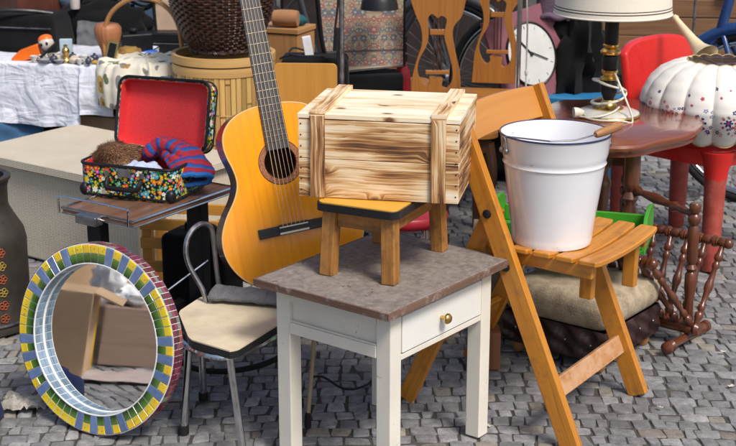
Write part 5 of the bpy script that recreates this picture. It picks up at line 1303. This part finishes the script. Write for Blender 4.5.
# ------------------------------------------------------------------ chairs with lyre backs
def lyre_chair():
    t = thing('lyre_chair', 'lyre backed wooden chair closest to the tapestry bag', 'chair', (.222, 4.98, 0), 0, 'lyre backed chairs behind the crate')
    k = 1 / (4.46 * 276); kz = .00361 / 4.46
    px = lambda L: [((a - 215) * k * 1.0, .846 - b_ * kz) for a, b_ in L]
    left = [(85, 470), (90, 400), (95, 330), (112, 262), (134, 190), (130, 120), (105, 60), (85, 0), (75, -45), (82, -80)]
    right = [(320, -80), (330, -45), (322, 10), (308, 68), (277, 108), (270, 150), (284, 228), (303, 310), (310, 400), (315, 470)]
    lo = smoothpts([vec(*p) for p in px(left)], 4); ro = smoothpts([vec(*p) for p in px(right)], 4)
    outer = [tuple(p) for p in lo] + [tuple(p) for p in ro]
    hole = smoothpts([vec(*p) for p in px([(160, 80), (175, 58), (190, 66), (204, 76), (218, 66), (234, 72), (242, 90), (232, 150), (248, 215), (268, 290), (270, 350), (248, 388), (226, 380), (228, 345), (205, 338), (170, 335), (172, 360), (152, 374), (128, 345), (116, 300), (128, 250), (158, 190), (164, 130)])], 3, True)
    Mx = Matrix(((1, 0, 0, 0), (0, 0, -1, 0), (0, 1, 0, 0), (0, 0, 0, 1)))
    b = MB(); b.prism(outer, -.018, 0, Mx, holes=[[tuple(p) for p in hole]], ax=1); bk = b.build('backrest', M_honey, t, .003)
    b = MB(); (x0, z0), (x1, z1) = px([(158, 312), (252, 330)]); b.box(((x0 + x1) / 2, .008, z0 - .004), (x1 - x0 + .01, .022, .014)); b.build('crosspiece', M_honey, bk, .002); b = MB(); b.box((0.0 - 8 * k, .009, px([(0, 138)])[0][1]), (.062, .014, .02)); b.build('crosspiece', M_honey, bk, .002)
    b = MB()
    for x in (188, 204, 220):
        (a, c), (d, e) = px([(x, 66), (x, 320)]); b.tube([(a, .006, c), (d, .006, e)], .0028, 6)
    b.build('lyre_strings', M_dark_wood, bk)
    b = MB(); b.prism(rrect(.37, .36, .05), .43, .45, Matrix.Translation((0, -.2, 0))); b.build('seat', M_honey, t, .006)
    b = MB(); b.box((0, -.2, .40), (.32, .31, .05)); b.build('seat_frame', M_dark_wood, t, .004)
    for sx in (-1, 1):
        b = MB(); b.tube(smoothpts([(sx * .15, -.335, .41), (sx * .165, -.35, .3), (sx * .15, -.34, .15), (sx * .165, -.36, 0)], 6), [.022 - .01 * i / 18 for i in range(19)], 10); b.build('leg', M_dark_wood, t)
        b = MB(); b.bar((sx * .14, .01, .44), (sx * .15, .05, 0), .034, .026, (1, 0, 0)); b.build('leg', M_dark_wood, t, .003)
    return t
lc = lyre_chair()
for loc, rz, lb in (((.512, 5.42, .0), R(-10), 'lyre backed wooden chair in front of the white clock'), ((.045, 5.62, 0), R(18), 'lyre backed wooden chair farthest back, beside the tapestry bag')):
    c = copy_tree(lc); c.location = loc; c.rotation_euler = (0, 0, rz); c['label'] = lb
lc.location.x = .258

def clock():
    m = paint('mauve_board', (.23, .075, .10), .5, .15, 6)
    mf = paint('clock_face', (.62, .62, .6), .4, .12, 9)
    t = thing('wall_clock', 'square mauve wall clock with white oval dial leaning behind lyre chairs', 'clock', (.70, 5.52, .40))
    t.rotation_euler = (R(-12), R(-14), R(24))
    Mx = Matrix(((1, 0, 0, 0), (0, 0, -1, 0), (0, 1, 0, .17), (0, 0, 0, 1)))
    b = MB(); b.prism(rrect(.33, .36, .004, 2), -.025, 0, Mx); b.build('board', m, t, .003)
    el = [(.105 * math.cos(a * PI / 36), .128 * math.sin(a * PI / 36)) for a in range(72)]
    b = MB(); b.prism(el, 0, .006, Mx); dial = b.build('dial', mf, t)
    b = MB(); b.tube([Mx @ vec(x, y, .006) for x, y in el], .0045, 8, True); b.build('bezel', M_black, t)
    b = MB()
    for k in range(12):
        a = k * PI / 6; d = vec(math.sin(a), math.cos(a)); b.bar(Mx @ vec(d.x * .083, d.y * .103, .0065), Mx @ vec(d.x * .094, d.y * .116, .0065), .006 if k % 3 == 0 else .0035, .001, (0, -1, 0))
    b.build('hour_marks', M_steel, dial)
    b = MB(); b.bar(Mx @ vec(.0, .0, .009), Mx @ vec(-.04, .075, .009), .002, .006, (0, -1, 0)); b.bar(Mx @ vec(-.008, .014, .011), Mx @ vec(.062, -.04, .011), .002, .004, (0, -1, 0)); b.lathe([(.007, 0), (.007, .006), (0, .007)], 12, Mx @ vec(0, 0, .006), (0, -1, 0)); b.build('hands', M_black, dial)
    # stands on a blue box
    mb_ = paint('blue_box', (.02, .17, .36), .55, .15)
    b = MB(); b.box((.86, 5.60, .2), (.34, .3, .40), (vec(.95, -.3, 0), vec(.3, .95, 0), vec(0, 0, 1))); tag(b.build('blue_crate', mb_, bevel=.01), 'blue plastic box under the mauve clock', 'box')
    t = thing('metal_stand', 'thin chrome pole standing between lyre chair and folding chair', 'stand', (.50, 4.62, 0))
    b = MB(); b.tube([(0, 0, .01), (0, 0, 1.15)], .0085, 10); b.build('pole', M_chrome, t)
    for k in range(3):
        a = k * 2.1 + .4; b = MB(); b.tube([(0, 0, .16), (.16 * math.cos(a), .16 * math.sin(a), 0)], .006, 8); b.build('leg', M_steel, t)
    b = MB(); b.tube([(.028, 0, .60), (.027, 0, .8), (.012, 0, 1.12), (.004, 0, 1.15)], .0032, 6); b.blob((.028, 0, .655), (.006, .006, .012), 8, 8, 0); b.build('white_cord', paint('cord_white', (.7, .68, .62), .5), t)
clock()

# ------------------------------------------------------------------ bicycles
M_spoke = paint('dull_spoke', (.1, .1, .105), .5, .2, bmp=0)
def bicycle(col=(.015, .06, .2)):
    m_fr = paint('bike_paint', col, .25, .15, coat=.4)
    t = thing('bicycle', 'blue step through bicycle parked behind the red chair and lampshade', 'bicycle', (1.49, 5.36, 0), math.atan2(.60, -.85), 'bicycles behind the stall')
    # local x: from the front hub (0) to the rear hub (1.04)
    r = .325
    def wheel(x, nm):
        b = MB(); c = vec(x, 0, r + .012)
        ring = lambda rr_, y=0.: [c + vec(rr_ * math.cos(a * PI / 30), y, rr_ * math.sin(a * PI / 30)) for a in range(60)]
        b.tube(ring(r), .017, 10, True); w_ = b.build('wheel', M_rubber, t, smooth=60)
        b = MB(); b.tube(ring(r - .024), .011, 8, True); b.build('rim', M_chrome, w_, smooth=60)
        b = MB()
        for k in range(32):
            a = k * PI / 16; y = .022 if k % 2 else -.022; b.tube([c + vec(.02 * math.cos(a + 1), y, .02 * math.sin(a + 1)), c + vec((r - .026) * math.cos(a), 0, (r - .026) * math.sin(a))], .0012, 4)
        b.build('spokes', M_spoke, w_)
        b = MB(); b.lathe([(.008, -.05), (.022, -.03), (.014, -.02), (.014, .02), (.022, .03), (.008, .05)], 14, c, (0, 1, 0)); b.build('hub', M_chrome, w_)
        if x: return
        b = MB(); g_ = [c + vec((r + .032) * math.cos(R(a)), 0, (r + .032) * math.sin(R(a))) for a in range(-10, 165, 6)] if x == 0 else [c + vec((r + .032) * math.cos(R(a)), 0, (r + .032) * math.sin(R(a))) for a in range(-30, 150, 6)]
        b.tube(g_, .026, 10, flat=1., cap=True); 
        b.build('mudguard', m_fr, t, smooth=60)
    wheel(0, 'f'); wheel(1.04, 'r')
    H0 = vec(.14, 0, .68); H1 = vec(.11, 0, .82); BB = vec(.62, 0, .30); ST = vec(.74, 0, .72)
    b = MB(); b.tube(smoothpts([H0, vec(.24, 0, .5), vec(.36, 0, .39), vec(.48, 0, .36), BB + vec(0, 0, .06)], 6), .019, 10); b.tube([H0 + vec(.01, 0, -.06), vec(.3, 0, .36), BB], .017, 10); b.tube([BB, ST], .016, 10); b.tube([H0, H1], .02, 10)
    for y in (-.05, .05): b.tube([BB, vec(1.04, y, r + .012)], .01, 8); b.tube([ST + vec(-.01, 0, -.06), vec(1.04, y, r + .012)], .008, 8); b.tube([H0, vec(.07, y, .55), vec(0, y, r + .012)], .011, 8)
    b.build('frame', m_fr, t, smooth=60)
    b = MB(); b.tube([ST, ST + vec(.03, 0, .14)], .012, 8); b.build('seat_post', M_chrome, t)
    b = MB(); b.blob(ST + vec(.06, 0, .17), (.13, .07, .035), 20, 12, .1); b.build('saddle', M_black, t, smooth=60)
    b = MB(); b.tube(smoothpts([(.25, -.27, 1.0), (.16, -.24, 1.02), (.06, -.05, .98), (.06, .05, .98), (.16, .24, 1.02), (.25, .27, 1.0)], 6), .011, 8); b.tube([H1, (.07, 0, .98)], .012, 8); b.build('handlebar', M_chrome, t)
    b = MB(); b.lathe([(.03, -.05), (.09, -.03), (.09, -.01), (.03, .0)], 24, BB, (0, 1, 0)); b.tube([BB + vec(0, -.06, 0), BB + vec(.1, -.07, -.12)], .009, 8); b.box(BB + vec(.1, -.11, -.12), (.09, .07, .02)); b.build('crankset', M_steel, t)
    b = MB(); b.lathe([(.012, 0), (.03, .02), (.042, .05), (.044, .06), (0, .055)], 18, (-.02, 0, .80), (-1, 0, 0)); b.tube([(.06, 0, .74), (-.005, 0, .79)], .006, 8); b.build('headlight', M_chrome, t)
    return t
bk_ = bicycle()
c = bicycle((.03, .032, .036)); c.location = (.36, 6.3, 0); c.rotation_euler = (0, 0, R(160)); c['label'] = 'dark grey bicycle half hidden behind the lyre backed chairs'

def back_right():
    # sweater and black bag near the bicycle
    m = fabric('purple_knit', (.16, .11, .16), (.09, .06, .09), 180, bmp=1.)
    b = MB(); b.grid(lambda u, v: vec(.76 + .085 * math.cos(2 * PI * u) * (1 + .1 * N3(u * 4, v * 4)), 5.62 + .05 * math.sin(2 * PI * u), .70 + .34 * v + .012 * math.sin(2 * PI * u * 7) * (1 - v)), 60, 14, True)
    b.tube([vec(.76 + .086 * math.cos(2 * PI * k / 40), 5.62 + .051 * math.sin(2 * PI * k / 40), .705 + .006 * math.sin(k)) for k in range(40)], .012, 8, True)
    b.tube(smoothpts([vec(.69, 5.62, .98), vec(.66, 5.6, .9), vec(.655, 5.58, .8)], 5), .034, 10)
    tag(b.build('knitted_sweater', m, smooth=60), 'purple knitted sweater hung over the black sack beside the table lamp', 'sweater')
    b = MB(); b.blob((.85, 5.64, .5), (.12, .1, .28), 40, 30, .5, 3.2, 5); b.blob((.85, 5.64, .15), (.16, .12, .16), 26, 18, .15, 2, 7, flatz=-.14); tag(b.build('black_sack', M_blackmat, smooth=60), 'black sack standing behind the table lamp', 'sack')
    # wooden hand cart
    m = wood('cart_wood', (.24, .12, .05), (.1, .045, .02), .6)
    t = thing('hand_cart', 'brown wooden hand cart with small yellow wheel behind the bicycle', 'cart', (1.75, 6.35, 0), R(-6))
    for k in range(4):
        b = MB(); b.box((0, 0, .46 + k * .085), (1.5, .03, .08)); b.build('side_board', m, t, .004)
    b = MB(); b.box((0, .35, .42), (1.5, .7, .03)); b.build('bed', m, t, .004)
    for x in (-.5, .5):
        for y in (.05, .6): b = MB(); b.box((x, y, .2), (.06, .06, .4)); b.build('leg', m, t, .004)
    b = MB(); b.lathe([(.0, 0), (.016, .0), (.016, .02), (.036, .02), (.043, .01), (.045, .03), (.04, .04), (0, .042)], 24, (-.115, -.02, .725), (0, -1, 0)); wh = b.build('wheel', paint('yellow_wheel', (.55, .2, .02), .45), t, smooth=50)
    b = MB(); b.lathe([(.008, 0), (.008, .05), (0, .052)], 12, (-.115, -.02, .725), (0, -1, 0)); b.build('axle_cap', M_black, wh)
    t = thing('bell_lamp', 'small chrome lamp on a thin stem behind the red chair', 'lamp', (1.27, 5.45, 0))
    b = MB(); b.tube([(0, 0, 0), (0, 0, .8)], .006, 8); b.lathe([(.07, 0), (.07, .01), (.01, .02)], 20); b.build('stem', M_steel, t)
    b = MB(); b.lathe([(.01, .05), (.03, .04), (.046, .0), (.048, -.045), (.044, -.045), (.03, -.01), (0, 0)], 24, (0, 0, .87), (.25, .4, 1)); b.build('shade', M_chrome, t, smooth=50)
    # dark backdrop of further stalls
    for i, (x, y, w_, d_, h_, rz, lb, cl) in enumerate((( -1.75, 7.3, .8, .5, .95, .1, 'dark brown cabinet standing at the far left behind the table', (.06, .025, .018)), (.2, 7.6, 1.3, .5, .95, -.05, 'long dark sideboard behind the bicycles', (.03, .022, .02)), (1.6, 7.8, 1.1, .5, .9, .08, 'dark green chest behind the hand cart', (.02, .03, .025)), (-.85, 7.5, .7, .5, .8, .02, 'dark red cabinet behind the blue grey trunk', (.08, .03, .022)))):
        t = thing('cabinet', lb, 'cabinet', (x, y, 0), rz, 'dark furniture at the far stalls'); mm = paint('cabinet_paint', cl, .45, .3, 5)
        b = MB(); b.box((0, 0, h_ / 2 + .04), (w_, d_, h_ - .08)); b.build('carcass', mm, t, .005)
        for s in (-1, 1):
            b = MB(); b.box((s * w_ / 4, -d_ / 2 - .009, h_ / 2 + .04), (w_ / 2 - .03, .016, h_ - .14)); dr = b.build('door', mm, t, .004)
            b = MB(); b.lathe([(.006, 0), (.012, .012), (.01, .02), (0, .022)], 12, (s * .04, -d_ / 2 - .017, h_ * .55), (0, -1, 0)); b.build('handle', M_brass, dr)
        b = MB(); b.box((0, -.01, h_ + .0135), (w_ + .04, d_ + .05, .025)); b.build('top_board', mm, t, .004)
        b = MB(); b.box((0, 0, .02), (w_ - .06, d_ - .06, .04)); b.build('plinth', mm, t)
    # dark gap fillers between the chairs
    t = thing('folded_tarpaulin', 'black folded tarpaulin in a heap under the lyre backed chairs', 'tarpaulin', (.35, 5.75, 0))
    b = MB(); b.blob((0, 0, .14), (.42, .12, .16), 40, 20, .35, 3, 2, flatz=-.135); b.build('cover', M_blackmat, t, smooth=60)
    t = thing('crate_of_books', 'dark crate of old books on the ground behind the plywood chair', 'crate', (-.12, 5.42, 0), R(12))
    b = MB(); b.box((0, 0, .12), (.42, .24, .24)); b.build('body', M_dark_wood, t, .004)
    rnd = random.Random(8); x = -.19
    while x < .18:
        w_ = rnd.uniform(.018, .04); b = MB(); b.box((x + w_ / 2, 0, .27 + rnd.uniform(0, .04)), (w_ - .003, .17, .2)); b.build('book', paint('book_cloth', random.choice(((.12, .03, .03), (.03, .05, .1), (.2, .16, .1), (.05, .06, .04))), .7), t, .002); x += w_
    # small red stool
    t = thing('red_stool', 'small stool with red seat and chrome legs behind the footstool', 'stool', (.11, 3.98, 0))
    b = MB(); b.lathe([(0, .325), (.11, .325), (.125, .335), (.128, .35), (.12, .362), (0, .366)], 36); b.build('seat', paint('red_vinyl', (.42, .015, .03), .35), t, smooth=50)
    for k in range(4):
        a = PI / 4 + k * PI / 2; b = MB(); b.tube([(.09 * math.cos(a), .09 * math.sin(a), .33), (.12 * math.cos(a), .12 * math.sin(a), 0)], .009, 10); b.build('leg', M_chrome, t)
back_right()

# ================================================================== RIGHT SIDE
def mahogany_table():
    m = wood('mahogany', (.26, .075, .035), (.12, .03, .014), .14, .6, .9, coat=.7, bmp=.03)
    m2 = wood('turned_mahogany', (.16, .06, .028), (.06, .02, .01), .2, coat=.5)
    t = thing('occasional_table', 'polished mahogany table with shaped edge carrying the table lamp', 'table', (.80, 4.31, 0))
    H = .55
    ctrl = [(.60, 4.60), (.66, 4.69), (.72, 4.70), (.82, 4.72), (.90, 4.71), (.965, 4.65), (1.0, 4.58), (1.057, 4.514), (1.078, 4.42), (1.06, 4.33), (1.054, 4.25), (1.02, 4.16), (.97, 4.08), (.88, 4.0), (.81, 3.925), (.74, 3.90), (.66, 3.92), (.60, 3.97), (.55, 4.0), (.515, 4.08), (.52, 4.2), (.50, 4.32), (.525, 4.42), (.53, 4.52)]
    pts = [(p.x - .80, 4.70 - (4.70 - p.y) * .86 - 4.31) for p in smoothpts([vec(*c_) for c_ in ctrl], 6, True)]
    pts.reverse()
    def sc(s): return [(x * s, y * s) for x, y in pts]
    b = MB(); n = len(pts)
    layers = [(.92, H - .044), (.95, H - .041), (.957, H - .034), (.965, H - .028), (.985, H - .024), (1.0, H - .020), (1.006, H - .011), (.992, H - .003), (.97, H)]
    for s, z in layers:
        for x, y in sc(s): b.v.append(vec(x, y, z))
    for l in range(len(layers) - 1):
        for k in range(n):
            k2 = (k + 1) % n; b.face([l * n + k, l * n + k2, (l + 1) * n + k2, (l + 1) * n + k], [(k * .012, l * .01), (k * .012 + .012, l * .01), (k * .012 + .012, l * .01 + .01), (k * .012, l * .01 + .01)])
    b.face([(len(layers) - 1) * n + k for k in range(n)], [tuple(p) for p in sc(.97)]); b.face([k for k in reversed(range(n))], [tuple(p) for p in reversed(sc(.93))])
    b.build('tabletop', m, t, smooth=35)
    b = MB(); b.box((-.08, .05, H - .085), (.2, .3, .06)); b.build('apron', m2, t, .004)
    for x, y in ((0, -.19), (-.2, -.19), (-.18, .2), (-.02, .2)):
        b = MB(); b.turned((x, y, 0), (x, y, H - .035), [(0, .012), (.04, .018), (.08, .013), (.3, .02), (.5, .026), (.6, .03), (.66, .016), (.7, .026), (.74, .016), (.78, .026), (.8, .027), (1, .027)], 18); b.build('leg', m2, t, smooth=50)
mahogany_table()
def table_lamp():
    t = thing('table_lamp', 'black and brass table lamp with cream drum shade on mahogany table', 'lamp', (.775, 4.44, .551))
    m_mar = paint('onyx', (.55, .53, .46), .2, .3, 30); m_sh, nt, bs = mat('cream_shade')
    s = nd(nt, 'SeparateXYZ', {'Vector': tex(nt).outputs['Object']}); z = s.outputs[2]
    st = mth(nt, 'ADD', mth(nt, 'MULTIPLY', mth(nt, 'GREATER_THAN', z, .343), mth(nt, 'LESS_THAN', z, .3465)), mth(nt, 'MULTIPLY', mth(nt, 'GREATER_THAN', z, .3515), mth(nt, 'LESS_THAN', z, .3545)))
    base = ramp(nt, noi(nt, tex(nt).outputs['Object'], 300, 2), [(.3, (.74, .67, .55)), (.7, (.8, .74, .63))])
    out(nt, bs, mix(nt, st, base, (.03, .018, .015)), .8)
    b = MB(); b.lathe([(.098, 0), (.102, .004), (.1, .01), (.085, .016), (.05, .02)], 40); b.build('foot', m_mar, t, smooth=40)
    b = MB(); b.tube([vec(.101 * math.cos(k * PI / 24), .101 * math.sin(k * PI / 24), .003) for k in range(48)], .0045, 8, True); b.lathe([(.05, .0185), (.05, .024), (.03, .03), (.024, .04), (.02, .05)], 30); b.build('foot_ring', M_brass, t, smooth=50)
    b = MB(); b.lathe([(.016, .05), (.026, .075), (.027, .1), (.022, .112)], 26); b.build('column', M_black, t, smooth=35); b = MB(); b.lathe([(.024, .15), (.025, .152), (.025, .19), (.024, .192)], 26); b.build('column', M_black, t, smooth=35); b = MB(); b.lathe([(.022, .23), (.0225, .232), (.0225, .34), (.02, .342)], 26); b.build('column', M_black, t, smooth=35)
    b = MB(); b.lathe([(.022, .11), (.03, .116), (.03, .122), (.02, .128), (.026, .138), (.026, .146), (.018, .151)], 26); b.build('brass_collar', M_brass, t, smooth=50); b = MB(); b.lathe([(.018, .191), (.031, .2), (.033, .208), (.026, .214), (.018, .218), (.024, .222), (.026, .228), (.02, .232)], 26); b.build('brass_collar', M_brass, t, smooth=50)
    b = MB(); b.tube([(0, 0, .31), (0, 0, .545)], .006, 8); b.build('harp', M_brass, t)
    b = MB(); b.lathe([(.186, .328), (.168, .55)], 72, caps=False); b.lathe([(.1845, .3285), (.1665, .549)], 72, caps=False); b.lathe([(.1865, .326), (.188, .329), (.1845, .333)], 72, caps=False); sh = b.build('shade', m_sh, t, smooth=50)
    b = MB(); b.tube([(-.167, 0, .545), (.167, 0, .545)], .003, 6); b.tube([(0, -.167, .545), (0, .167, .545)], .003, 6); b.build('shade_spider', M_brass, sh)
    mcd = paint('white_flex', (.7, .66, .55), .45)
    b = MB(); pts = []
    for k in range(64):
        a = k * .42; z = .02 + .075 * (.5 + .5 * math.sin(k * .21)); r = .036 + .02 * abs(math.sin(k * .4)); pts.append((r * math.cos(a), r * math.sin(a), z + .018))
    b.tube(smoothpts(pts, 3), .0032, 6)
    b.tube(smoothpts([(.03, -.03, .03), (.0, -.075, .022), (-.05, -.095, .012), (-.1, -.06, .006), (-.11, -.02, .006), (-.06, -.11, .006), (.02, -.125, .006), (.06, -.11, .006), (.02, -.04, .12), (.0, .03, .17)], 6), .0032, 6)
    cd = b.build('flex', mcd, t, smooth=60)
    b = MB(); b.lathe([(.006, 0), (.011, .008), (.016, .02), (.017, .034), (.0, .036)], 14, (-.085, -.05, .018), (-1, -.15, 0)); b.build('plug', mcd, cd, smooth=50)
table_lamp()
def red_chair():
    m = paint('red_moulded_plastic', (.62, .018, .014), .26, .1, 6, coat=.3, bmp=.03)
    m_leg, nt, bs = mat('faded_red_leg'); o = tex(nt).outputs['Object']; s = nd(nt, 'SeparateXYZ', {'Vector': o})
    f = mth(nt, 'ADD', mth(nt, 'MULTIPLY', s.outputs[2], 4.), mth(nt, 'MULTIPLY', noi(nt, o, 30, 6, .7), .5))
    c = ramp(nt, noi(nt, o, 24, 8, .7), [(.3, (.3, .045, .03)), (.52, (.4, .07, .05)), (.72, (.46, .13, .1))])
    c = mix(nt, ramp(nt, f, [(.0, (0, 0, 0)), (1., (1, 1, 1))]), c, (.62, .018, .014))
    nt.links.remove(c.node.inputs[0].links[0]); mx = mth(nt, 'GREATER_THAN', mth(nt, 'ADD', s.outputs[2], mth(nt, 'MULTIPLY', noi(nt, o, 40, 6), .08)), .365); nt.links.new(mx, c.node.inputs[0])
    out(nt, bs, c, .5)
    t = thing('red_chair', 'red moulded plastic chair with faded legs under the white lampshade', 'chair', (1.155, 4.77, 0), R(45))
    b = MB(); e = .32
    def sq(u, k=1.):
        a = 2 * PI * u; ca, sa = math.cos(a), math.sin(a); return math.copysign(abs(ca) ** e, ca) * k, math.copysign(abs(sa) ** e, sa) * k
    prof = [(.205, .36), (.232, .365), (.236, .39), (.232, .42), (.215, .434), (.17, .428), (.1, .42), (.0, .418)]
    def fn(u, v):
        x = v * (len(prof) - 1); i = min(int(x), len(prof) - 2); r = lerp(prof[i][0], prof[i + 1][0], x - i); z = lerp(prof[i][1], prof[i + 1][1], x - i); p = sq(u); return vec(p[0] * r, p[1] * r, z)
    b.grid(fn, 96, 42, True, flip=False); b.build('seat', m, t, smooth=50)
    for sx in (-1, 1):
        for sy in (-1, 1):
            b = MB(); b.lathe([(.026, 0), (.029, .004), (.032, .1), (.036, .3), (.041, .35), (.052, .39), (.058, .415)], 22, (sx * .188, sy * .188, 0)); b.build('leg', m_leg, t, smooth=50)
    b = MB()
    def back(u, v):
        # shell with rounded top, curved around the sitter
        x = (u - .5) * 2; z = v
        wtop = .215; yy = .205 + .05 * v - .05 * x * x; zz = .40 + .325 * v - .03 * (abs(x) ** 4) * v
        return vec(x * lerp(.2, wtop, v), yy, zz)
    b.grid(back, 32, 24, flip=True); o_ = b.build('backrest', m, t, smooth=60, solid=.03); bv = o_.modifiers.new('bevel', 'BEVEL'); bv.width = .011; bv.segments = 3; bv.limit_method = 'ANGLE'; bv.angle_limit = R(50)
red_chair()
def lampshade():
    m, nt, bs = mat('embroidered_linen'); uv = tex(nt).outputs['UV']; s = nd(nt, 'SeparateXYZ', {'Vector': uv})
    base = ramp(nt, noi(nt, uv, 14, 4), [(.3, (.70, .68, .63)), (.7, (.78, .765, .72))])
    NV, PK, RD = (.03, .035, .16), (.62, .26, .26), (.42, .06, .1)
    c = flower_layer(nt, uv, 52, base, [NV, PK, RD, NV, (.2, .25, .4)], .44, 5, (4, 1, 0), (.7, .6, .5), keep=.3, yband=(.035, .125))
    pw = 1.45 / 16; iu = mth(nt, 'MULTIPLY', s.outputs[0], 1 / pw)
    lx = mth(nt, 'MULTIPLY', mth(nt, 'SUBTRACT', mth(nt, 'FRACT', iu), .5), pw); par = mth(nt, 'GREATER_THAN', mth(nt, 'FRACT', mth(nt, 'MULTIPLY', mth(nt, 'FLOOR', iu), .5)), .25)
    def rosette(c, cx, cy, sz, colp, coln):
        dx = mth(nt, 'SUBTRACT', lx, cx); dy = mth(nt, 'SUBTRACT', s.outputs[1], cy); r = mth(nt, 'SQRT', mth(nt, 'ADD', mth(nt, 'MULTIPLY', dx, dx), mth(nt, 'MULTIPLY', dy, dy))); a = mth(nt, 'ARCTAN2', dy, dx)
        c = mix(nt, mth(nt, 'LESS_THAN', r, mth(nt, 'MULTIPLY', mth(nt, 'ADD', .45, mth(nt, 'MULTIPLY', mth(nt, 'ABSOLUTE', mth(nt, 'COSINE', mth(nt, 'MULTIPLY', a, 3.))), .55)), sz * .62)), c, colp)
        rg = mth(nt, 'MULTIPLY', mth(nt, 'LESS_THAN', mth(nt, 'ABSOLUTE', mth(nt, 'SUBTRACT', r, sz * .86)), sz * .15), mth(nt, 'GREATER_THAN', mth(nt, 'COSINE', mth(nt, 'MULTIPLY', a, 8.)), .1))
        c = mix(nt, rg, c, coln); return mix(nt, mth(nt, 'LESS_THAN', r, sz * .2), c, coln)
    c = mix(nt, par, rosette(c, 0., .078, .027, PK, NV), rosette(c, 0., .082, .024, NV, RD))
    for sx in (-1, 1): c = rosette(c, sx * .03, .052, .012, NV, PK)
    c = flower_layer(nt, uv, 34, c, [NV, PK, RD], .26, 5, (7, 2, 0), (.3, .1, .15), keep=.72, yband=(.12, .2))
    out(nt, bs, c, .95); bs.inputs['Specular IOR Level'].default_value = .15
    t = thing('lampshade', 'white panelled lampshade with embroidered flowers standing on the red chair', 'lampshade', (1.18, 4.645, .438)); t.scale = (1.05, 1.05, .94)
    n = 16
    prof = [(.185, 0), (.21, .03), (.237, .08), (.246, .115), (.24, .15), (.222, .19), (.19, .225), (.15, .248), (.105, .256)]
    def fn(u, v):
        x = v * (len(prof) - 1); i = min(int(x), len(prof) - 2); r = lerp(prof[i][0], prof[i + 1][0], x - i); z = lerp(prof[i][1], prof[i + 1][1], x - i)
        k = abs(math.sin(PI * n * u)); a = 2 * PI * u + .1; sc_ = 0.
        if v < .12: sc_ = -.012 * k * (1 - v / .12)
        if v > .88: sc_ = .006 * k * (v - .88) / .12
        rr_ = r * (.955 + .055 * k ** .6); return vec(rr_ * math.cos(a), rr_ * math.sin(a), z + sc_ + .012)
    b = MB(); b.grid(fn, n * 12, 32, True, su=1.45, sv=.3); sh = b.build('panels', m, t, smooth=40, solid=.002)
    gb = paint('gold_braid', (.5, .36, .14), .6, .3, 90)
    for v_, rr_ in ((1., .002), (.0, .0024)):
        b = MB(); b.tube([fn(k / 192, v_) for k in range(192)], rr_, 5, True); b.build('trim', gb, sh)
    b = MB()
    for k in range(n): b.tube([fn(k / n, v / 16) * 1.002 for v in range(17)], .0016, 5)
    b.build('seam', paint('seam_thread', (.6, .56, .48), .8), sh)
    b = MB()
    b.tube([vec(.098 * math.cos(k * PI / 20), .098 * math.sin(k * PI / 20), .262) for k in range(40)], .003, 6, True)
    for k in range(3): b.tube([(0, 0, .255), (.098 * math.cos(k * 2.1), .098 * math.sin(k * 2.1), .262)], .0026, 6)
    b.lathe([(.014, .25), (.014, .258), (.006, .26)], 12); b.build('fitting', M_steel, t)
    m = paint('cream_horn', (.72, .58, .36), .35, .12)
    b = MB(); A = vec(1.075, 4.92, .80); B = vec(1.155, 4.76, .685); b.turned(A, B, [(0, .0085), (.05, .0125), (.08, .01), (.3, .013), (.6, .018), (.8, .026), (.92, .038), (1., .05), (.985, .046), (.9, .032), (.6, .012)], 24)
    tag(b.build('horn', m, smooth=60), 'cream plastic horn leaning over the back of the red chair', 'horn')
lampshade()

# ------------------------------------------------------------------ things left of the picture that the mirror shows
def mirror_sights():
    for x, y, w_, d_, h_, rz, lb in ((-1.62, 3.02, .26, .3, .27, .5, 'small cardboard box outside the left picture edge'), (-2.35, 2.62, .8, .5, .75, 1.1, 'large cardboard box outside the left picture edge')):
        t = thing('cardboard_box', lb, 'box', (x, y, 0), rz)
        b = MB(); b.box((0, 0, h_ / 2), (w_, d_, h_)); b.build('body', M_cardboard, t, .003)
        for s in (-1, 1): b = MB(); b.bar((0, s * d_ / 2, h_), (0, s * (d_ / 2 + .09), h_ - .03), w_ - .01, .005, (1, 0, 0)); b.build('flap', M_cardboard, t)
    m = wood('brown_board', (.3, .2, .15), (.18, .11, .08), .6)
    b = MB(); b.box((-1.92, 2.58, .1), (.3, .34, .2)); tag(b.build('brown_chest', m, bevel=.004), 'low brown wooden chest outside the left picture edge', 'chest')
    b = MB(); b.blob((-1.88, 2.70, .28), (.06, .06, .08), 30, 20, .4, 3, 2); b.blob((-1.86, 2.62, .235), (.07, .08, .035), 30, 16, .4, 3, 5)
    tag(b.build('white_plastic_bag', paint('white_bag', (.8, .8, .8), .4), smooth=60), 'crumpled white plastic bag on the brown chest outside the picture', 'bag')
    b = MB(); b.box((-1.66, 2.86, .12), (.02, .07, .24)); tag(b.build('folded_flag', paint('yellow_card', (.7, .42, .03), .6), bevel=.003), 'yellow card standing between box and brown chest outside the picture', 'card')
    b = MB(); b.grid(lambda u, v: vec(-1.6 + u * .2, 2.5 + v * .5, .006 + .02 * abs(N3(u * 4, v * 4))), 24, 24); tag(b.build('red_rug', fabric('red_rug', (.42, .3, .28), (.4, .37, .35)), smooth=60), 'faded red rug on the cobbles outside the left picture edge', 'rug')
mirror_sights()
